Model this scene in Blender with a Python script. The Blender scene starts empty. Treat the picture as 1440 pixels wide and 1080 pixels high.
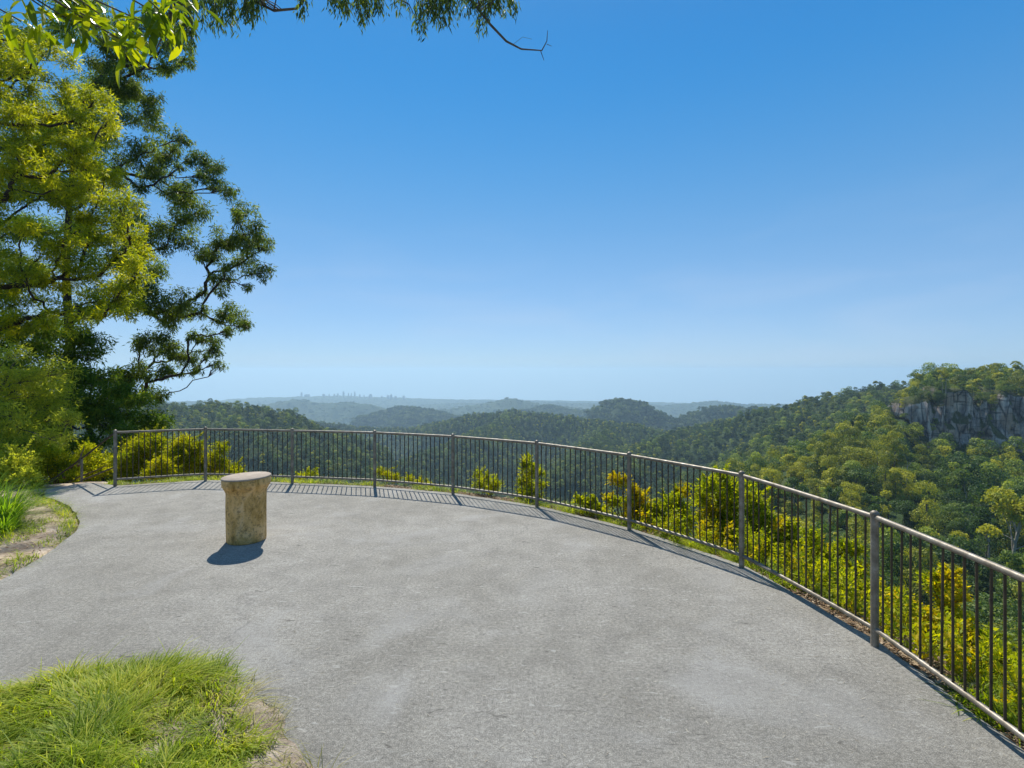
import bpy, math, random
import numpy as np
from mathutils import Vector

R = np.random.default_rng(7)
random.seed(7)
SC = bpy.context.scene
COL = SC.collection
F, H = 745.0, 2.1            # focal length in photo pixels, eye height over the platform
rad = math.radians

def P(px, py, Y):            # a pixel of the photograph at depth Y
    return np.array([(px-720)/F*Y, Y, H+(522-py)/F*Y])
def G(px, py):               # a pixel of the photograph on the platform
    Y = F*H/(py-522)
    return np.array([(px-720)/F*Y, Y, 0.0])

# ------------------------------------------------------------------ materials
class NT:
    def __init__(s, name):
        s.m = bpy.data.materials.new(name); s.m.use_nodes = True
        s.t = s.m.node_tree; s.t.nodes.clear()
        s.out = s.n('ShaderNodeOutputMaterial')
    def n(s, typ, **kw):
        nd = s.t.nodes.new(typ)
        for k, v in kw.items(): setattr(nd, k, v)
        return nd
    def l(s, a, b): s.t.links.new(a, b)
    def noise(s, scale, detail=4, rough=.6, vec=None, dist=0):
        nd = s.n('ShaderNodeTexNoise'); nd.inputs['Scale'].default_value = scale
        nd.inputs['Detail'].default_value = detail; nd.inputs['Roughness'].default_value = rough
        nd.inputs['Distortion'].default_value = dist
        if vec is not None: s.l(vec, nd.inputs['Vector'])
        return nd
    def ramp(s, src, stops, interp='LINEAR'):
        nd = s.n('ShaderNodeValToRGB'); nd.color_ramp.interpolation = interp
        e = nd.color_ramp.elements
        while len(e) < len(stops): e.new(0.5)
        for i, (p, c) in enumerate(stops):
            e[i].position = p
            e[i].color = (c, c, c, 1) if not hasattr(c, '__len__') else (c[0], c[1], c[2], 1)
        s.l(src, nd.inputs[0]); return nd
    def mix(s, fac, a, b, mode='MIX'):
        nd = s.n('ShaderNodeMix', data_type='RGBA', blend_type=mode)
        for val, i in ((fac, 0), (a, 6), (b, 7)):
            if isinstance(val, (int, float)): nd.inputs[i].default_value = val
            elif isinstance(val, tuple): nd.inputs[i].default_value = (*val, 1)
            else: s.l(val, nd.inputs[i])
        return nd.outputs[2]
    def math(s, op, a, b=0.0):
        nd = s.n('ShaderNodeMath', operation=op)
        for i, v in enumerate((a, b)):
            if isinstance(v, (int, float)): nd.inputs[i].default_value = v
            else: s.l(v, nd.inputs[i])
        return nd.outputs[0]
    def pos(s): return s.n('ShaderNodeNewGeometry').outputs['Position']
    def obj(s): return s.n('ShaderNodeTexCoord').outputs['Object']
    def bump(s, h, strength=.3, dist=.02):
        nd = s.n('ShaderNodeBump'); nd.inputs['Strength'].default_value = strength
        nd.inputs['Distance'].default_value = dist; s.l(h, nd.inputs['Height']); return nd.outputs[0]
    def principled(s, color, rough=.8, metal=0., spec=.3, normal=None):
        b = s.n('ShaderNodeBsdfPrincipled')
        if isinstance(color, tuple): b.inputs['Base Color'].default_value = (*color, 1)
        else: s.l(color, b.inputs['Base Color'])
        if isinstance(rough, (int, float)): b.inputs['Roughness'].default_value = rough
        else: s.l(rough, b.inputs['Roughness'])
        b.inputs['Metallic'].default_value = metal
        b.inputs['Specular IOR Level'].default_value = spec
        if normal is not None: s.l(normal, b.inputs['Normal'])
        return b
    def finish(s, sh): s.l(sh.outputs[0], s.out.inputs['Surface']); return s.m

def leaf_mat(name, lo, mid, hi, trans, tf=.45, rough=.55, objvar=.0, spec=.25):
    t = NT(name)
    a = t.n('ShaderNodeAttribute', attribute_name='tint').outputs['Fac']
    if objvar > 0:
        r = t.n('ShaderNodeObjectInfo').outputs['Random']
        a = t.math('ADD', t.math('MULTIPLY', a, 1-objvar), t.math('MULTIPLY', r, objvar))
    c = t.ramp(a, [(0.05, lo), (.5, mid), (.95, hi)]).outputs[0]
    b = t.principled(c, rough, 0, spec)
    tr = t.n('ShaderNodeBsdfTranslucent')
    t.l(t.mix(1.0, c, trans, 'MULTIPLY'), tr.inputs['Color'])
    mx = t.n('ShaderNodeMixShader'); mx.inputs[0].default_value = tf
    t.l(b.outputs[0], mx.inputs[1]); t.l(tr.outputs[0], mx.inputs[2])
    return t.finish(mx)

def bark_mat(name, a, b, scale=14):
    t = NT(name); mp = t.n('ShaderNodeMapping'); mp.inputs['Scale'].default_value = (1, 1, .25)
    t.l(t.obj(), mp.inputs[0])
    nz = t.noise(scale, 6, .7, mp.outputs[0])
    c = t.ramp(nz.outputs[0], [(.3, a), (.7, b)]).outputs[0]
    return t.finish(t.principled(c, .9, 0, .15, t.bump(nz.outputs[0], .6, .02)))

M = {}
M['leaf_lime'] = leaf_mat('lime_leaf', (.07,.115,.012), (.25,.30,.014), (.58,.55,.022), (1.8,1.7,.55), .5)
M['leaf_gum'] = leaf_mat('gum_leaf', (.028,.055,.022), (.08,.12,.03), (.25,.29,.035), (1.7,1.8,.55), .45)
M['leaf_dark'] = leaf_mat('dark_leaf', (.04,.085,.018), (.10,.175,.024), (.25,.30,.03), (1.7,1.7,.5), .48)
M['leaf_grey'] = leaf_mat('feathery_leaf', (.20,.25,.035), (.38,.42,.05), (.60,.60,.08), (1.5,1.45,.6), .58)
M['leaf_broad'] = leaf_mat('broad_leaf', (.06,.12,.01), (.15,.24,.01), (.32,.38,.012), (1.9,1.6,.4), .55, .35)
M['leaf_shrub'] = leaf_mat('shrub_leaf', (.09,.14,.012), (.26,.30,.012), (.58,.52,.015), (1.7,1.6,.4), .5)
M['leaf_gold'] = leaf_mat('golden_leaf', (.22,.26,.012), (.50,.44,.012), (.82,.58,.015), (1.35,1.3,.3), .5)
M['leaf_bush'] = leaf_mat('bush_leaf', (.08,.13,.012), (.30,.36,.014), (.60,.58,.02), (1.6,1.5,.4), .52)
M['leaf_strap'] = leaf_mat('strap_leaf', (.06,.13,.014), (.16,.29,.02), (.33,.44,.04), (1.7,1.7,.5), .5, .4)
M['grass'] = leaf_mat('grass_blade', (.08,.14,.012), (.26,.35,.015), (.58,.56,.06), (1.5,1.5,.35), .5)
M['grass_dry']  = leaf_mat('dry_grass_blade', (.17,.19,.04), (.28,.27,.07), (.42,.36,.15), (1.3,1.2,.6), .4)
M['straw']      = leaf_mat('pale_straw', (.16,.13,.09), (.42,.38,.30), (.56,.52,.43), (1,.9,.7), .15, .8)
M['litter']     = leaf_mat('dry_litter', (.10,.06,.03), (.24,.15,.08), (.42,.33,.22), (1,.9,.6), .15, .8)
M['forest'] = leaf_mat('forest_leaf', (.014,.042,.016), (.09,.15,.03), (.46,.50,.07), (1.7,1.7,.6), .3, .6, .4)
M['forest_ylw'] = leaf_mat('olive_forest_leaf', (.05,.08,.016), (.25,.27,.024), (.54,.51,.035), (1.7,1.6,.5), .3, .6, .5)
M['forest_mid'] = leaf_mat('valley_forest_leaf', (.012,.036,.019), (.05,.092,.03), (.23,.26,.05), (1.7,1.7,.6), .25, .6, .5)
M['bark']       = bark_mat('grey_bark', (.05,.042,.035), (.16,.135,.11))
M['bark_pale']  = bark_mat('pale_bark', (.20,.18,.15), (.42,.39,.34), 3)
M['bark_dark']  = bark_mat('dark_bark', (.025,.02,.016), (.075,.06,.048))
M['stem']       = bark_mat('brown_stem', (.07,.05,.025), (.19,.14,.07), 30)

def m_pavement():
    t = NT('weathered_pavement'); p = t.pos()
    big = t.noise(.55, 5, .6, p).outputs[0]
    med = t.noise(3.2, 6, .65, p, .4).outputs[0]
    grain = t.noise(150, 3, .75, p).outputs[0]
    c = t.ramp(big, [(.3, (.25,.235,.20)), (.5, (.30,.284,.247)), (.72, (.355,.338,.30))]).outputs[0]
    c = t.mix(.55, c, t.ramp(med, [(.3, .37), (.7, .64)]).outputs[0], 'OVERLAY')
    fin = t.noise(38, 5, .8, p).outputs[0]
    c = t.mix(.85, c, t.ramp(fin, [(.32, .26), (.68, .74)]).outputs[0], 'OVERLAY')
    g = t.ramp(grain, [(.3, .15), (.5, .5), (.7, .86)]).outputs[0]
    c = t.mix(.75, c, g, 'OVERLAY')
    # pale scuffs and thin dry leaves worn into the top, stretched marks
    mp = t.n('ShaderNodeMapping'); mp.inputs['Rotation'].default_value = (0,0,.35); mp.inputs['Scale'].default_value = (8, 26, 1)
    t.l(p, mp.inputs[0])
    sc = t.noise(1.0, 3, .6, mp.outputs[0], 1.4).outputs[0]
    c = t.mix(t.ramp(sc, [(.625, 0.), (.69, .55)]).outputs[0], c, (.52,.505,.46))
    mp2 = t.n('ShaderNodeMapping'); mp2.inputs['Rotation'].default_value = (0,0,-.5); mp2.inputs['Scale'].default_value = (7, 24, 1)
    t.l(p, mp2.inputs[0])
    sd = t.noise(1.0, 2, .6, mp2.outputs[0], 1.0).outputs[0]
    c = t.mix(t.ramp(sd, [(.66, 0.), (.73, .7)]).outputs[0], c, (.12,.112,.095))
    # pale worn patches
    pa = t.noise(.9, 3, .55, p, .8).outputs[0]
    c = t.mix(t.ramp(pa, [(.54, 0.), (.74, .55)]).outputs[0], c, (.42,.41,.385))
    # hairline cracks
    wp = t.n('ShaderNodeVectorMath', operation='ADD'); nz = t.noise(1.3, 5, .65, p)
    t.l(p, wp.inputs[0]); sv = t.n('ShaderNodeVectorMath', operation='SCALE'); sv.inputs['Scale'].default_value = .8
    t.l(nz.outputs['Color'], sv.inputs[0]); t.l(sv.outputs[0], wp.inputs[1])
    vo = t.n('ShaderNodeTexVoronoi', feature='DISTANCE_TO_EDGE'); vo.inputs['Scale'].default_value = .42
    t.l(wp.outputs[0], vo.inputs['Vector'])
    cr = t.ramp(vo.outputs['Distance'], [(.0, .35), (.005, 0.)]).outputs[0]
    cr = t.math('MULTIPLY', cr, t.ramp(big, [(.45, 0.), (.6, 1.)]).outputs[0])
    c = t.mix(cr, c, (.07,.065,.06))
    hgt = t.math('ADD', t.math('MULTIPLY', grain, .6), t.math('MULTIPLY', med, .4))
    return t.finish(t.principled(c, .88, 0, .25, t.bump(hgt, 1., .02)))
M['pavement'] = m_pavement()

def m_metal():
    t = NT('weathered_rail_metal'); p = t.obj()
    a = t.noise(9, 6, .7, p).outputs[0]; b = t.noise(70, 3, .6, p).outputs[0]
    c = t.ramp(a, [(.3, (.12,.095,.062)), (.55, (.24,.21,.165)), (.75, (.36,.335,.29))]).outputs[0]
    c = t.mix(t.ramp(b, [(.58, 0.), (.75, .6)]).outputs[0], c, (.13,.085,.05))
    r = t.ramp(a, [(.3, .6), (.7, .42)]).outputs[0]
    return t.finish(t.principled(c, r, .35, .5, t.bump(b, .25, .004)))
M['metal'] = m_metal()
def m_metal_dark():
    t = NT('dark_baluster_metal'); p = t.obj()
    a = t.noise(12, 5, .7, p).outputs[0]
    c = t.ramp(a, [(.3, (.035,.026,.016)), (.7, (.095,.07,.042))]).outputs[0]
    return t.finish(t.principled(c, .55, .2, .35))
M['metal_dark'] = m_metal_dark()

def m_column():
    t = NT('stained_column'); p = t.obj()
    mp = t.n('ShaderNodeMapping'); mp.inputs['Scale'].default_value = (1,1,.55); t.l(p, mp.inputs[0])
    a = t.noise(6.5, 8, .68, mp.outputs[0], .6).outputs[0]
    b = t.noise(26, 5, .7, p).outputs[0]
    g = t.noise(220, 2, .6, p).outputs[0]
    c = t.ramp(a, [(.28, (.13,.062,.018)), (.39, (.46,.27,.075)), (.54, (.68,.42,.16)), (.76, (.78,.55,.30))]).outputs[0]
    c = t.mix(t.ramp(b, [(.35, .65), (.5, 0.)]).outputs[0], c, (.10,.07,.035))
    c = t.mix(.45, c, t.ramp(g, [(.3,.3),(.7,.7)]).outputs[0], 'OVERLAY')
    return t.finish(t.principled(c, .85, 0, .2, t.bump(t.math('ADD', a, b), .5, .01)))
M['column'] = m_column()
def m_cap():
    t = NT('pale_stone_cap'); p = t.obj()
    a = t.noise(12, 6, .7, p).outputs[0]; g = t.noise(200, 2, .6, p).outputs[0]
    c = t.ramp(a, [(.3, (.27,.215,.165)), (.7, (.40,.335,.27))]).outputs[0]
    c = t.mix(.4, c, t.ramp(g, [(.3,.35),(.7,.65)]).outputs[0], 'OVERLAY')
    return t.finish(t.principled(c, .8, 0, .25, t.bump(g, .3, .003)))
M['cap'] = m_cap()

def m_ground():
    t = NT('forest_ground'); p = t.pos()
    a = t.noise(1.6, 6, .7, p).outputs[0]; b = t.noise(.02, 6, .6, p).outputs[0]; g = t.noise(40, 3, .7, p).outputs[0]
    dirt = t.ramp(a, [(.3, (.20,.145,.095)), (.5, (.37,.295,.215)), (.7, (.50,.42,.335))]).outputs[0]
    dirt = t.mix(.7, dirt, t.ramp(g, [(.3,.2),(.7,.8)]).outputs[0], 'OVERLAY')
    v = t.noise(.055, 5, .75, p).outputs[0]; w = t.noise(.0016, 4, .6, p).outputs[0]
    wood = t.ramp(v, [(.35, (.016,.034,.012)), (.5, (.035,.06,.018)), (.66, (.075,.095,.03))]).outputs[0]
    wood = t.mix(t.ramp(w, [(.42, 0.), (.62, .55)]).outputs[0], wood, (.085,.10,.045))
    cd = t.n('ShaderNodeVectorMath', operation='LENGTH'); t.l(p, cd.inputs[0])
    f = t.ramp(t.math('DIVIDE', cd.outputs['Value'], 100.), [(.14, 0.), (.34, 1.)]).outputs[0]
    c = t.mix(f, dirt, wood)
    hb = t.math('ADD', t.math('MULTIPLY', v, 14.), t.math('MULTIPLY', a, .04))
    bn = t.n('ShaderNodeBump'); bn.inputs['Strength'].default_value = .7; bn.inputs['Distance'].default_value = 1.0
    t.l(hb, bn.inputs['Height'])
    return t.finish(t.principled(c, .95, 0, .1, bn.outputs[0]))
M['ground'] = m_ground()
def m_soil():
    t = NT('sandy_soil'); p = t.pos()
    a = t.noise(5, 6, .7, p).outputs[0]; g = t.noise(90, 3, .7, p).outputs[0]
    c = t.ramp(a, [(.3, (.19,.145,.10)), (.55, (.34,.28,.215)), (.75, (.44,.385,.32))]).outputs[0]
    c = t.mix(.8, c, t.ramp(g, [(.3,.22),(.7,.78)]).outputs[0], 'OVERLAY')
    return t.finish(t.principled(c, .95, 0, .1, t.bump(t.math('ADD', a, g), .8, .02)))
M['soil'] = m_soil()
def m_rock():
    t = NT('columnar_rock'); p = t.pos()
    mp = t.n('ShaderNodeMapping'); mp.inputs['Scale'].default_value = (1,1,.22); t.l(p, mp.inputs[0])
    a = t.noise(.22, 7, .72, mp.outputs[0], .5).outputs[0]; b = t.noise(.9, 5, .7, p).outputs[0]
    d = t.noise(.06, 4, .6, p).outputs[0]
    mq = t.n('ShaderNodeMapping'); mq.inputs['Scale'].default_value = (1,1,.16); t.l(p, mq.inputs[0])
    vo = t.n('ShaderNodeTexVoronoi', feature='DISTANCE_TO_EDGE'); vo.inputs['Scale'].default_value = .20; t.l(mq.outputs[0], vo.inputs['Vector'])
    crk = t.ramp(vo.outputs['Distance'], [(.0, .95), (.08, 0.)]).outputs[0]
    ml_ = t.n('ShaderNodeMapping'); ml_.inputs['Scale'].default_value = (.15,.15,1); t.l(p, ml_.inputs[0])
    bed = t.noise(.55, 4, .6, ml_.outputs[0], .4).outputs[0]
    c = t.ramp(a, [(.36, (.11,.10,.095)), (.45, (.34,.28,.25)), (.55, (.72,.57,.46)), (.68, (.84,.72,.62))]).outputs[0]
    c = t.mix(t.ramp(d, [(.6, 0.), (.7, .5)]).outputs[0], c, (.10,.11,.06))
    c = t.mix(t.ramp(d, [(.40, .6), (.5, 0.)]).outputs[0], c, (.48,.29,.17))
    c = t.mix(t.ramp(bed, [(.36, .75), (.46, 0.)]).outputs[0], c, (.06,.05,.045))
    c = t.mix(crk, c, (.035,.03,.03))
    gz = t.n('ShaderNodeSeparateXYZ'); t.l(t.n('ShaderNodeNewGeometry').outputs['Normal'], gz.inputs[0])
    c = t.mix(t.ramp(t.math('ADD', gz.outputs[2], t.math('MULTIPLY', t.math('SUBTRACT', a, .5), 1.6)), [(.30, 0.), (.5, 1.)]).outputs[0], c, (.075,.085,.03))
    return t.finish(t.principled(c, .95, 0, .1, t.bump(t.math('ADD', a, t.math('MULTIPLY', b, .5)), .9, 1.5)))
M['rock'] = m_rock()
def m_tower():
    t = NT('tower_facade'); p = t.obj()
    w = t.n('ShaderNodeTexBrick'); w.inputs['Scale'].default_value = .12; t.l(p, w.inputs[0])
    w.inputs['Color1'].default_value = (.30,.31,.32,1); w.inputs['Color2'].default_value = (.22,.24,.26,1); w.inputs['Mortar'].default_value = (.08,.1,.13,1)
    return t.finish(t.principled(w.outputs[0], .5, 0, .4))
M['tower'] = m_tower()

# ------------------------------------------------------------------ mesh helpers
class MB:
    def __init__(s): s.v = []; s.f = []; s.n = 0; s.tint = []; s.mi = []; s.cur = 0
    def add(s, V, Fc, tint=None):
        V = np.asarray(V, float).reshape(-1, 3); Fc = np.asarray(Fc, int)
        s.v.append(V); s.f.append(Fc + s.n); s.n += len(V)
        s.tint.append(np.full(len(Fc), .5) if tint is None else np.asarray(tint, float))
        s.mi.append(np.full(len(Fc), s.cur))
        return s
    def tube(s, pts, radii, k=7, cap=True):
        pts = np.asarray(pts, float); n = len(pts)
        radii = np.broadcast_to(np.asarray(radii, float), (n,))
        T = np.gradient(pts, axis=0); T /= np.linalg.norm(T, axis=1)[:, None]+1e-12
        ref = np.array([0, 0, 1.]) if abs(T[0][2]) < .9 else np.array([1., 0, 0])
        u = np.cross(T[0], ref); u /= np.linalg.norm(u)
        rings = []
        an = np.arange(k)*2*np.pi/k
        for i in range(n):
            u = u - T[i]*np.dot(u, T[i]); u /= np.linalg.norm(u)+1e-12
            w = np.cross(T[i], u)
            rings.append(pts[i] + radii[i]*(np.cos(an)[:, None]*u + np.sin(an)[:, None]*w))
        V = np.concatenate(rings); Fc = []
        for i in range(n-1):
            for j in range(k):
                a = i*k+j; b = i*k+(j+1) % k
                Fc.append((a, b, b+k, a+k))
        s.add(V, Fc)
        if cap:
            for base, i, fl in ((0, 0, 1), ((n-1)*k, n-1, 0)):
                c = s.n; s.add(np.vstack([rings[i], pts[i][None]]), [((j+1) % k, j, k, k) if fl else (j, (j+1) % k, k, k) for j in range(k)])
        return s
    def lathe(s, prof, k=48, cx=0, cy=0):
        prof = np.asarray(prof, float); n = len(prof); an = np.arange(k)*2*np.pi/k
        V = [[cx+r*math.cos(a), cy+r*math.sin(a), z] for r, z in prof for a in an]
        Fc = [(i*k+j, i*k+(j+1) % k, (i+1)*k+(j+1) % k, (i+1)*k+j) for i in range(n-1) for j in range(k)]
        return s.add(V, Fc)
    def box(s, c, d, rz=0):
        x, y, z = [q/2 for q in d]; cs, sn = math.cos(rz), math.sin(rz)
        V = [(a*x, b*y, g*z) for g in (-1, 1) for b in (-1, 1) for a in (-1, 1)]
        V = [(c[0]+p*cs-q*sn, c[1]+p*sn+q*cs, c[2]+w) for p, q, w in V]
        return s.add(V, [(0,2,3,1), (4,5,7,6), (0,1,5,4), (2,6,7,3), (0,4,6,2), (1,3,7,5)])
    def leaves(s, C, A, N, L, W, tint=None, bend=0.0):
        C = np.asarray(C, float); n = len(C)
        A = A/(np.linalg.norm(A, axis=1)[:, None]+1e-9)
        S = np.cross(A, N); S /= np.linalg.norm(S, axis=1)[:, None]+1e-9
        N2 = np.cross(S, A)
        L = np.broadcast_to(L, (n,))[:, None]; W = np.broadcast_to(W, (n,))[:, None]
        mid = C + A*L*.42 + N2*L*bend
        V = np.stack([C, mid+S*W*.5, C+A*L, mid-S*W*.5], 1).reshape(-1, 3)
        Fc = np.arange(4*n).reshape(-1, 4)
        return s.add(V, Fc, R.random(n) if tint is None else tint)
    def blades(s, B, A, L, W, droop, seg=3, tint=None):   # grass-like curved blades
        n = len(B); A = A/np.linalg.norm(A, axis=1)[:, None]
        hz = A.copy(); hz[:, 2] = 0; hz /= np.linalg.norm(hz, axis=1)[:, None]+1e-9
        S = np.stack([-hz[:, 1], hz[:, 0], 0*hz[:, 0]], 1)
        L = np.broadcast_to(L, (n,)); W = np.broadcast_to(W, (n,)); droop = np.broadcast_to(droop, (n,))
        rows = []
        for i in range(seg+1):
            q = i/seg
            c = B + A*(L*q)[:, None] + hz*(L*droop*q*q*.6)[:, None] - np.array([0, 0, 1])*(L*droop*q*q*.75)[:, None]
            w = W*(1-q)**.7*.5 + .0006
            rows.append(c - S*w[:, None]); rows.append(c + S*w[:, None])
        V = np.stack(rows, 1); k = 2*(seg+1)
        base = (np.arange(n)*k)[:, None]
        Fc = np.concatenate([base + np.array([[2*i, 2*i+1, 2*i+3, 2*i+2]]) for i in range(seg)], 0)
        tt = R.random(n) if tint is None else tint
        return s.add(V.reshape(-1, 3), Fc, np.tile(tt, seg))
    def mesh(s, name, mats, smooth=False):
        V = np.concatenate(s.v)
        me = bpy.data.meshes.new(name)
        quads = np.concatenate(s.f); tint = np.concatenate(s.tint); mi = np.concatenate(s.mi)
        tri = quads[:, 2] == quads[:, 3]
        cnt = np.where(tri, 3, 4); start = np.concatenate([[0], np.cumsum(cnt)[:-1]])
        keep = np.ones(quads.shape, bool); keep[tri, 3] = False
        loops = quads[keep]
        me.vertices.add(len(V)); me.vertices.foreach_set('co', V.ravel().astype(np.float32))
        me.loops.add(len(loops)); me.loops.foreach_set('vertex_index', loops.astype(np.int32))
        me.polygons.add(len(quads)); me.polygons.foreach_set('loop_start', start.astype(np.int32))
        me.polygons.foreach_set('loop_total', cnt.astype(np.int32))
        me.polygons.foreach_set('material_index', mi.astype(np.int32))
        if smooth: me.polygons.foreach_set('use_smooth', np.ones(len(quads), bool))
        at = me.attributes.new('tint', 'FLOAT', 'FACE'); at.data.foreach_set('value', tint.astype(np.float32))
        me.update(calc_edges=True); me.validate()
        for m in (mats if isinstance(mats, (list, tuple)) else [mats]): me.materials.append(m)
        return me
    def build(s, name, mats, parent=None, smooth=False):
        o = bpy.data.objects.new(name, s.mesh(name, mats, smooth)); COL.objects.link(o)
        if parent is not None:
            o.parent = parent; o.location = -Vector(parent.location) if parent.get('_w') else (0, 0, 0)
        return o

def tag(o, label=None, cat=None, group=None, kind=None):
    if label: o['label'] = label
    if cat: o['category'] = cat
    if group: o['group'] = group
    if kind: o['kind'] = kind
    return o
def thing(name, loc, label, cat, group=None):
    o = bpy.data.objects.new(name, None); COL.objects.link(o); o.location = tuple(loc)
    o.empty_display_size = .2
    return tag(o, label, cat, group)
def part(mb, name, mats, root, smooth=False):      # mb holds world coordinates
    o = mb.build(name, mats, None, smooth); o.parent = root; o.location = -Vector(root.location)
    return o
def rnd_dirs(n):
    d = R.normal(size=(n, 3)); return d/np.linalg.norm(d, axis=1)[:, None]

# numpy value noise
def vnoise(x, y, seed=0):
    xi = np.floor(x).astype(np.int64); yi = np.floor(y).astype(np.int64)
    fx = x-xi; fy = y-yi; fx = fx*fx*(3-2*fx); fy = fy*fy*(3-2*fy)
    def hsh(a, b):
        h = (a*374761393 + b*668265263 + seed*1442695041) & 0xffffffff
        h = ((h ^ (h >> 13))*1274126177) & 0xffffffff
        return ((h ^ (h >> 16)) & 0xffff)/65535.
    return (hsh(xi, yi)*(1-fx)+hsh(xi+1, yi)*fx)*(1-fy) + (hsh(xi, yi+1)*(1-fx)+hsh(xi+1, yi+1)*fx)*fy
def fbm(x, y, oct=4, seed=0, ridged=False):
    s = 0; a = 1; t = 0
    for i in range(oct):
        v = vnoise(x*2**i, y*2**i, seed+i)
        if ridged: v = 1-abs(2*v-1)
        s = s+a*v; t += a; a *= .5
    return s/t

# ------------------------------------------------------------------ fence line and platform outline
POST_PX = [(162,684), (289,676), (411,680), (527,685), (637,695), (755,713), (885,745), (1043,798), (1230,908)]
POSTS = [G(*p) for p in POST_PX] + [np.array([2.73, 2.42, 0]), np.array([2.28, .86, 0])]
NP_ = len(POSTS)
def fence_pt(t):
    i = int(min(max(math.floor(t), 0), NP_-2)); q = t-i
    p1, p2 = POSTS[i], POSTS[i+1]
    p0 = POSTS[i-1] if i > 0 else 2*p1-p2
    p3 = POSTS[i+2] if i+2 < NP_ else 2*p2-p1
    cr = .5*((2*p1)+(p2-p0)*q+(2*p0-5*p1+4*p2-p3)*q*q+(3*p1-p0-3*p2+p3)*q**3)
    return .3*cr + .7*(p1+(p2-p1)*q)
def fence_out(t):            # outward direction
    d = fence_pt(t+.05)-fence_pt(t-.05); d /= np.linalg.norm(d)
    return np.array([-d[1], d[0], 0])
DECK = [fence_pt(t)+fence_out(t)*.07 for t in np.linspace(0.0, NP_-1.0, 61)]
DECK += [np.array(p+(0,)) for p in ((1.5,-.6), (.6,-3.2), (-5.,-3.2), (-7.5,-1), (-7.2,2), (-5.6,3.6), (-5.25,4.6))]
DECK += [G(0,816), G(28,801), G(58,784), G(85,764), G(106,748), G(113,735), G(108,722), G(96,711), G(78,703), G(62,698)]
DECK += [np.array([-8.3, 9.45, 0]), np.array([-8.0, 10.0, 0])]
DK = np.array(DECK)[:, :2]
def sdist_poly(x, y, poly):
    d = np.full(x.shape, 1e9); ins = np.zeros(x.shape, bool)
    for a, b in zip(poly, np.roll(poly, -1, 0)):
        ex, ey = b-a; wx, wy = x-a[0], y-a[1]
        t = np.clip((wx*ex+wy*ey)/(ex*ex+ey*ey+1e-12), 0, 1)
        d = np.minimum(d, np.hypot(wx-ex*t, wy-ey*t))
        c = ((a[1] > y) != (b[1] > y)) & (x < (b[0]-a[0])*(y-a[1])/(b[1]-a[1]+1e-12)+a[0])
        ins ^= c
    return np.where(ins, -d, d)

# ------------------------------------------------------------------ terrain
RIDGES = []
def ridge(pts, slope, w=25, tree=13):
    RIDGES.append((np.array([P(*p)-np.array([0, 0, tree]) for p in pts]), slope, w))
ridge([(-500,552,9300), (235,555,9300), (400,556,9400), (480,557,9400), (620,562,9500), (800,564,9500), (1000,567,9500), (1090,568,9500), (1500,570,9400), (2100,570,9300)], .10, 300, 0)
ridge([(-200,566,6600), (150,566,6500), (300,566,6500)], .16, 200, 0)
ridge([(640,568,7600), (760,566,7600), (800,568,7400), (900,570,7200)], .12, 200, 0)
ridge([(330,588,5200), (370,573,5200), (392,565,5200), (412,562.5,5200), (440,566,5200), (468,568,5100), (488,566,5000), (515,569,4900), (550,578,4800), (590,590,4600)], .4, 50, 0)
ridge([(600,580,5200), (650,573,5200), (690,566,5200), (714,560.5,5100), (742,565,5000), (775,571,5000), (810,574,5000), (850,580,4900)], .4, 50, 0)
ridge([(930,572,6500), (985,566,6500), (1012,565,6500), (1035,569,6500), (1075,569,6300), (1130,570,6200)], .22, 120, 0)
ridge([(470,606,3400), (505,592,3400), (535,579,3300), (560,572.5,3300), (582,573.5,3200), (610,578,3200), (640,586,3100), (670,594,3000)], .48, 25, 5)
ridge([(660,584,3700), (740,577,3700), (772,570,3700), (800,576,3600), (840,578,3500)], .3, 60, 5)
ridge([(790,596,2300), (825,586,2300), (846,573,2250), (862,559.5,2250), (880,558.5,2250), (902,561.5,2250), (918,571,2200), (938,583,2150), (965,585,2100), (990,592,2000)], .62, 10)
ridge([(950,588,2200), (972,577,2200), (992,571,2150), (1022,570,2100), (1060,572,2050), (1100,572,2000)], .6, 12)
ridge([(430,592,1900), (480,597,1850), (540,601,1800), (580,598,1750), (620,591,1700), (660,583,1650), (700,578,1600), (722,576,1580), (760,580,1500), (810,586,1450), (860,590,1400), (900,595,1300), (940,600,1250)], .5, 14)
ridge([(722,576,1580), (700,592,1350), (660,612,1150), (600,632,1000)], .55, 12)
ridge([(860,590,1400), (850,608,1150), (820,630,950), (800,652,800)], .55, 12)
ridge([(1080,574,1350), (1040,584,1250), (1000,594,1150), (960,603,1050), (910,622,900), (880,645,760)], .55, 12)
ridge([(-300,562,950), (100,565,950), (235,567,920), (300,566.5,900), (360,571,880), (400,578,860), (430,591,840), (455,606,800), (490,632,720), (525,668,640)], .55, 14)
ridge([(120,575,905), (235,570,900), (290,572,885), (335,580,865)], 1.05, 12)
ridge([(300,566.5,900), (330,590,760), (380,625,640)], .7, 10)
ridge([(400,578,860), (420,606,720), (450,640,600)], .7, 10)
ridge([(1010,602,950), (1060,577,900), (1100,570,860), (1150,556,800), (1200,545,760), (1240,540,740), (1285,539,720), (1500,530,700), (1900,510,700)], .5, 18)
ridge([(1150,556,800), (1110,590,680), (1060,628,560), (1010,662,470)], .62, 10)
ridge([(1240,540,740), (1190,575,620), (1130,612,520), (1080,650,430)], .62, 10)
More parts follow.
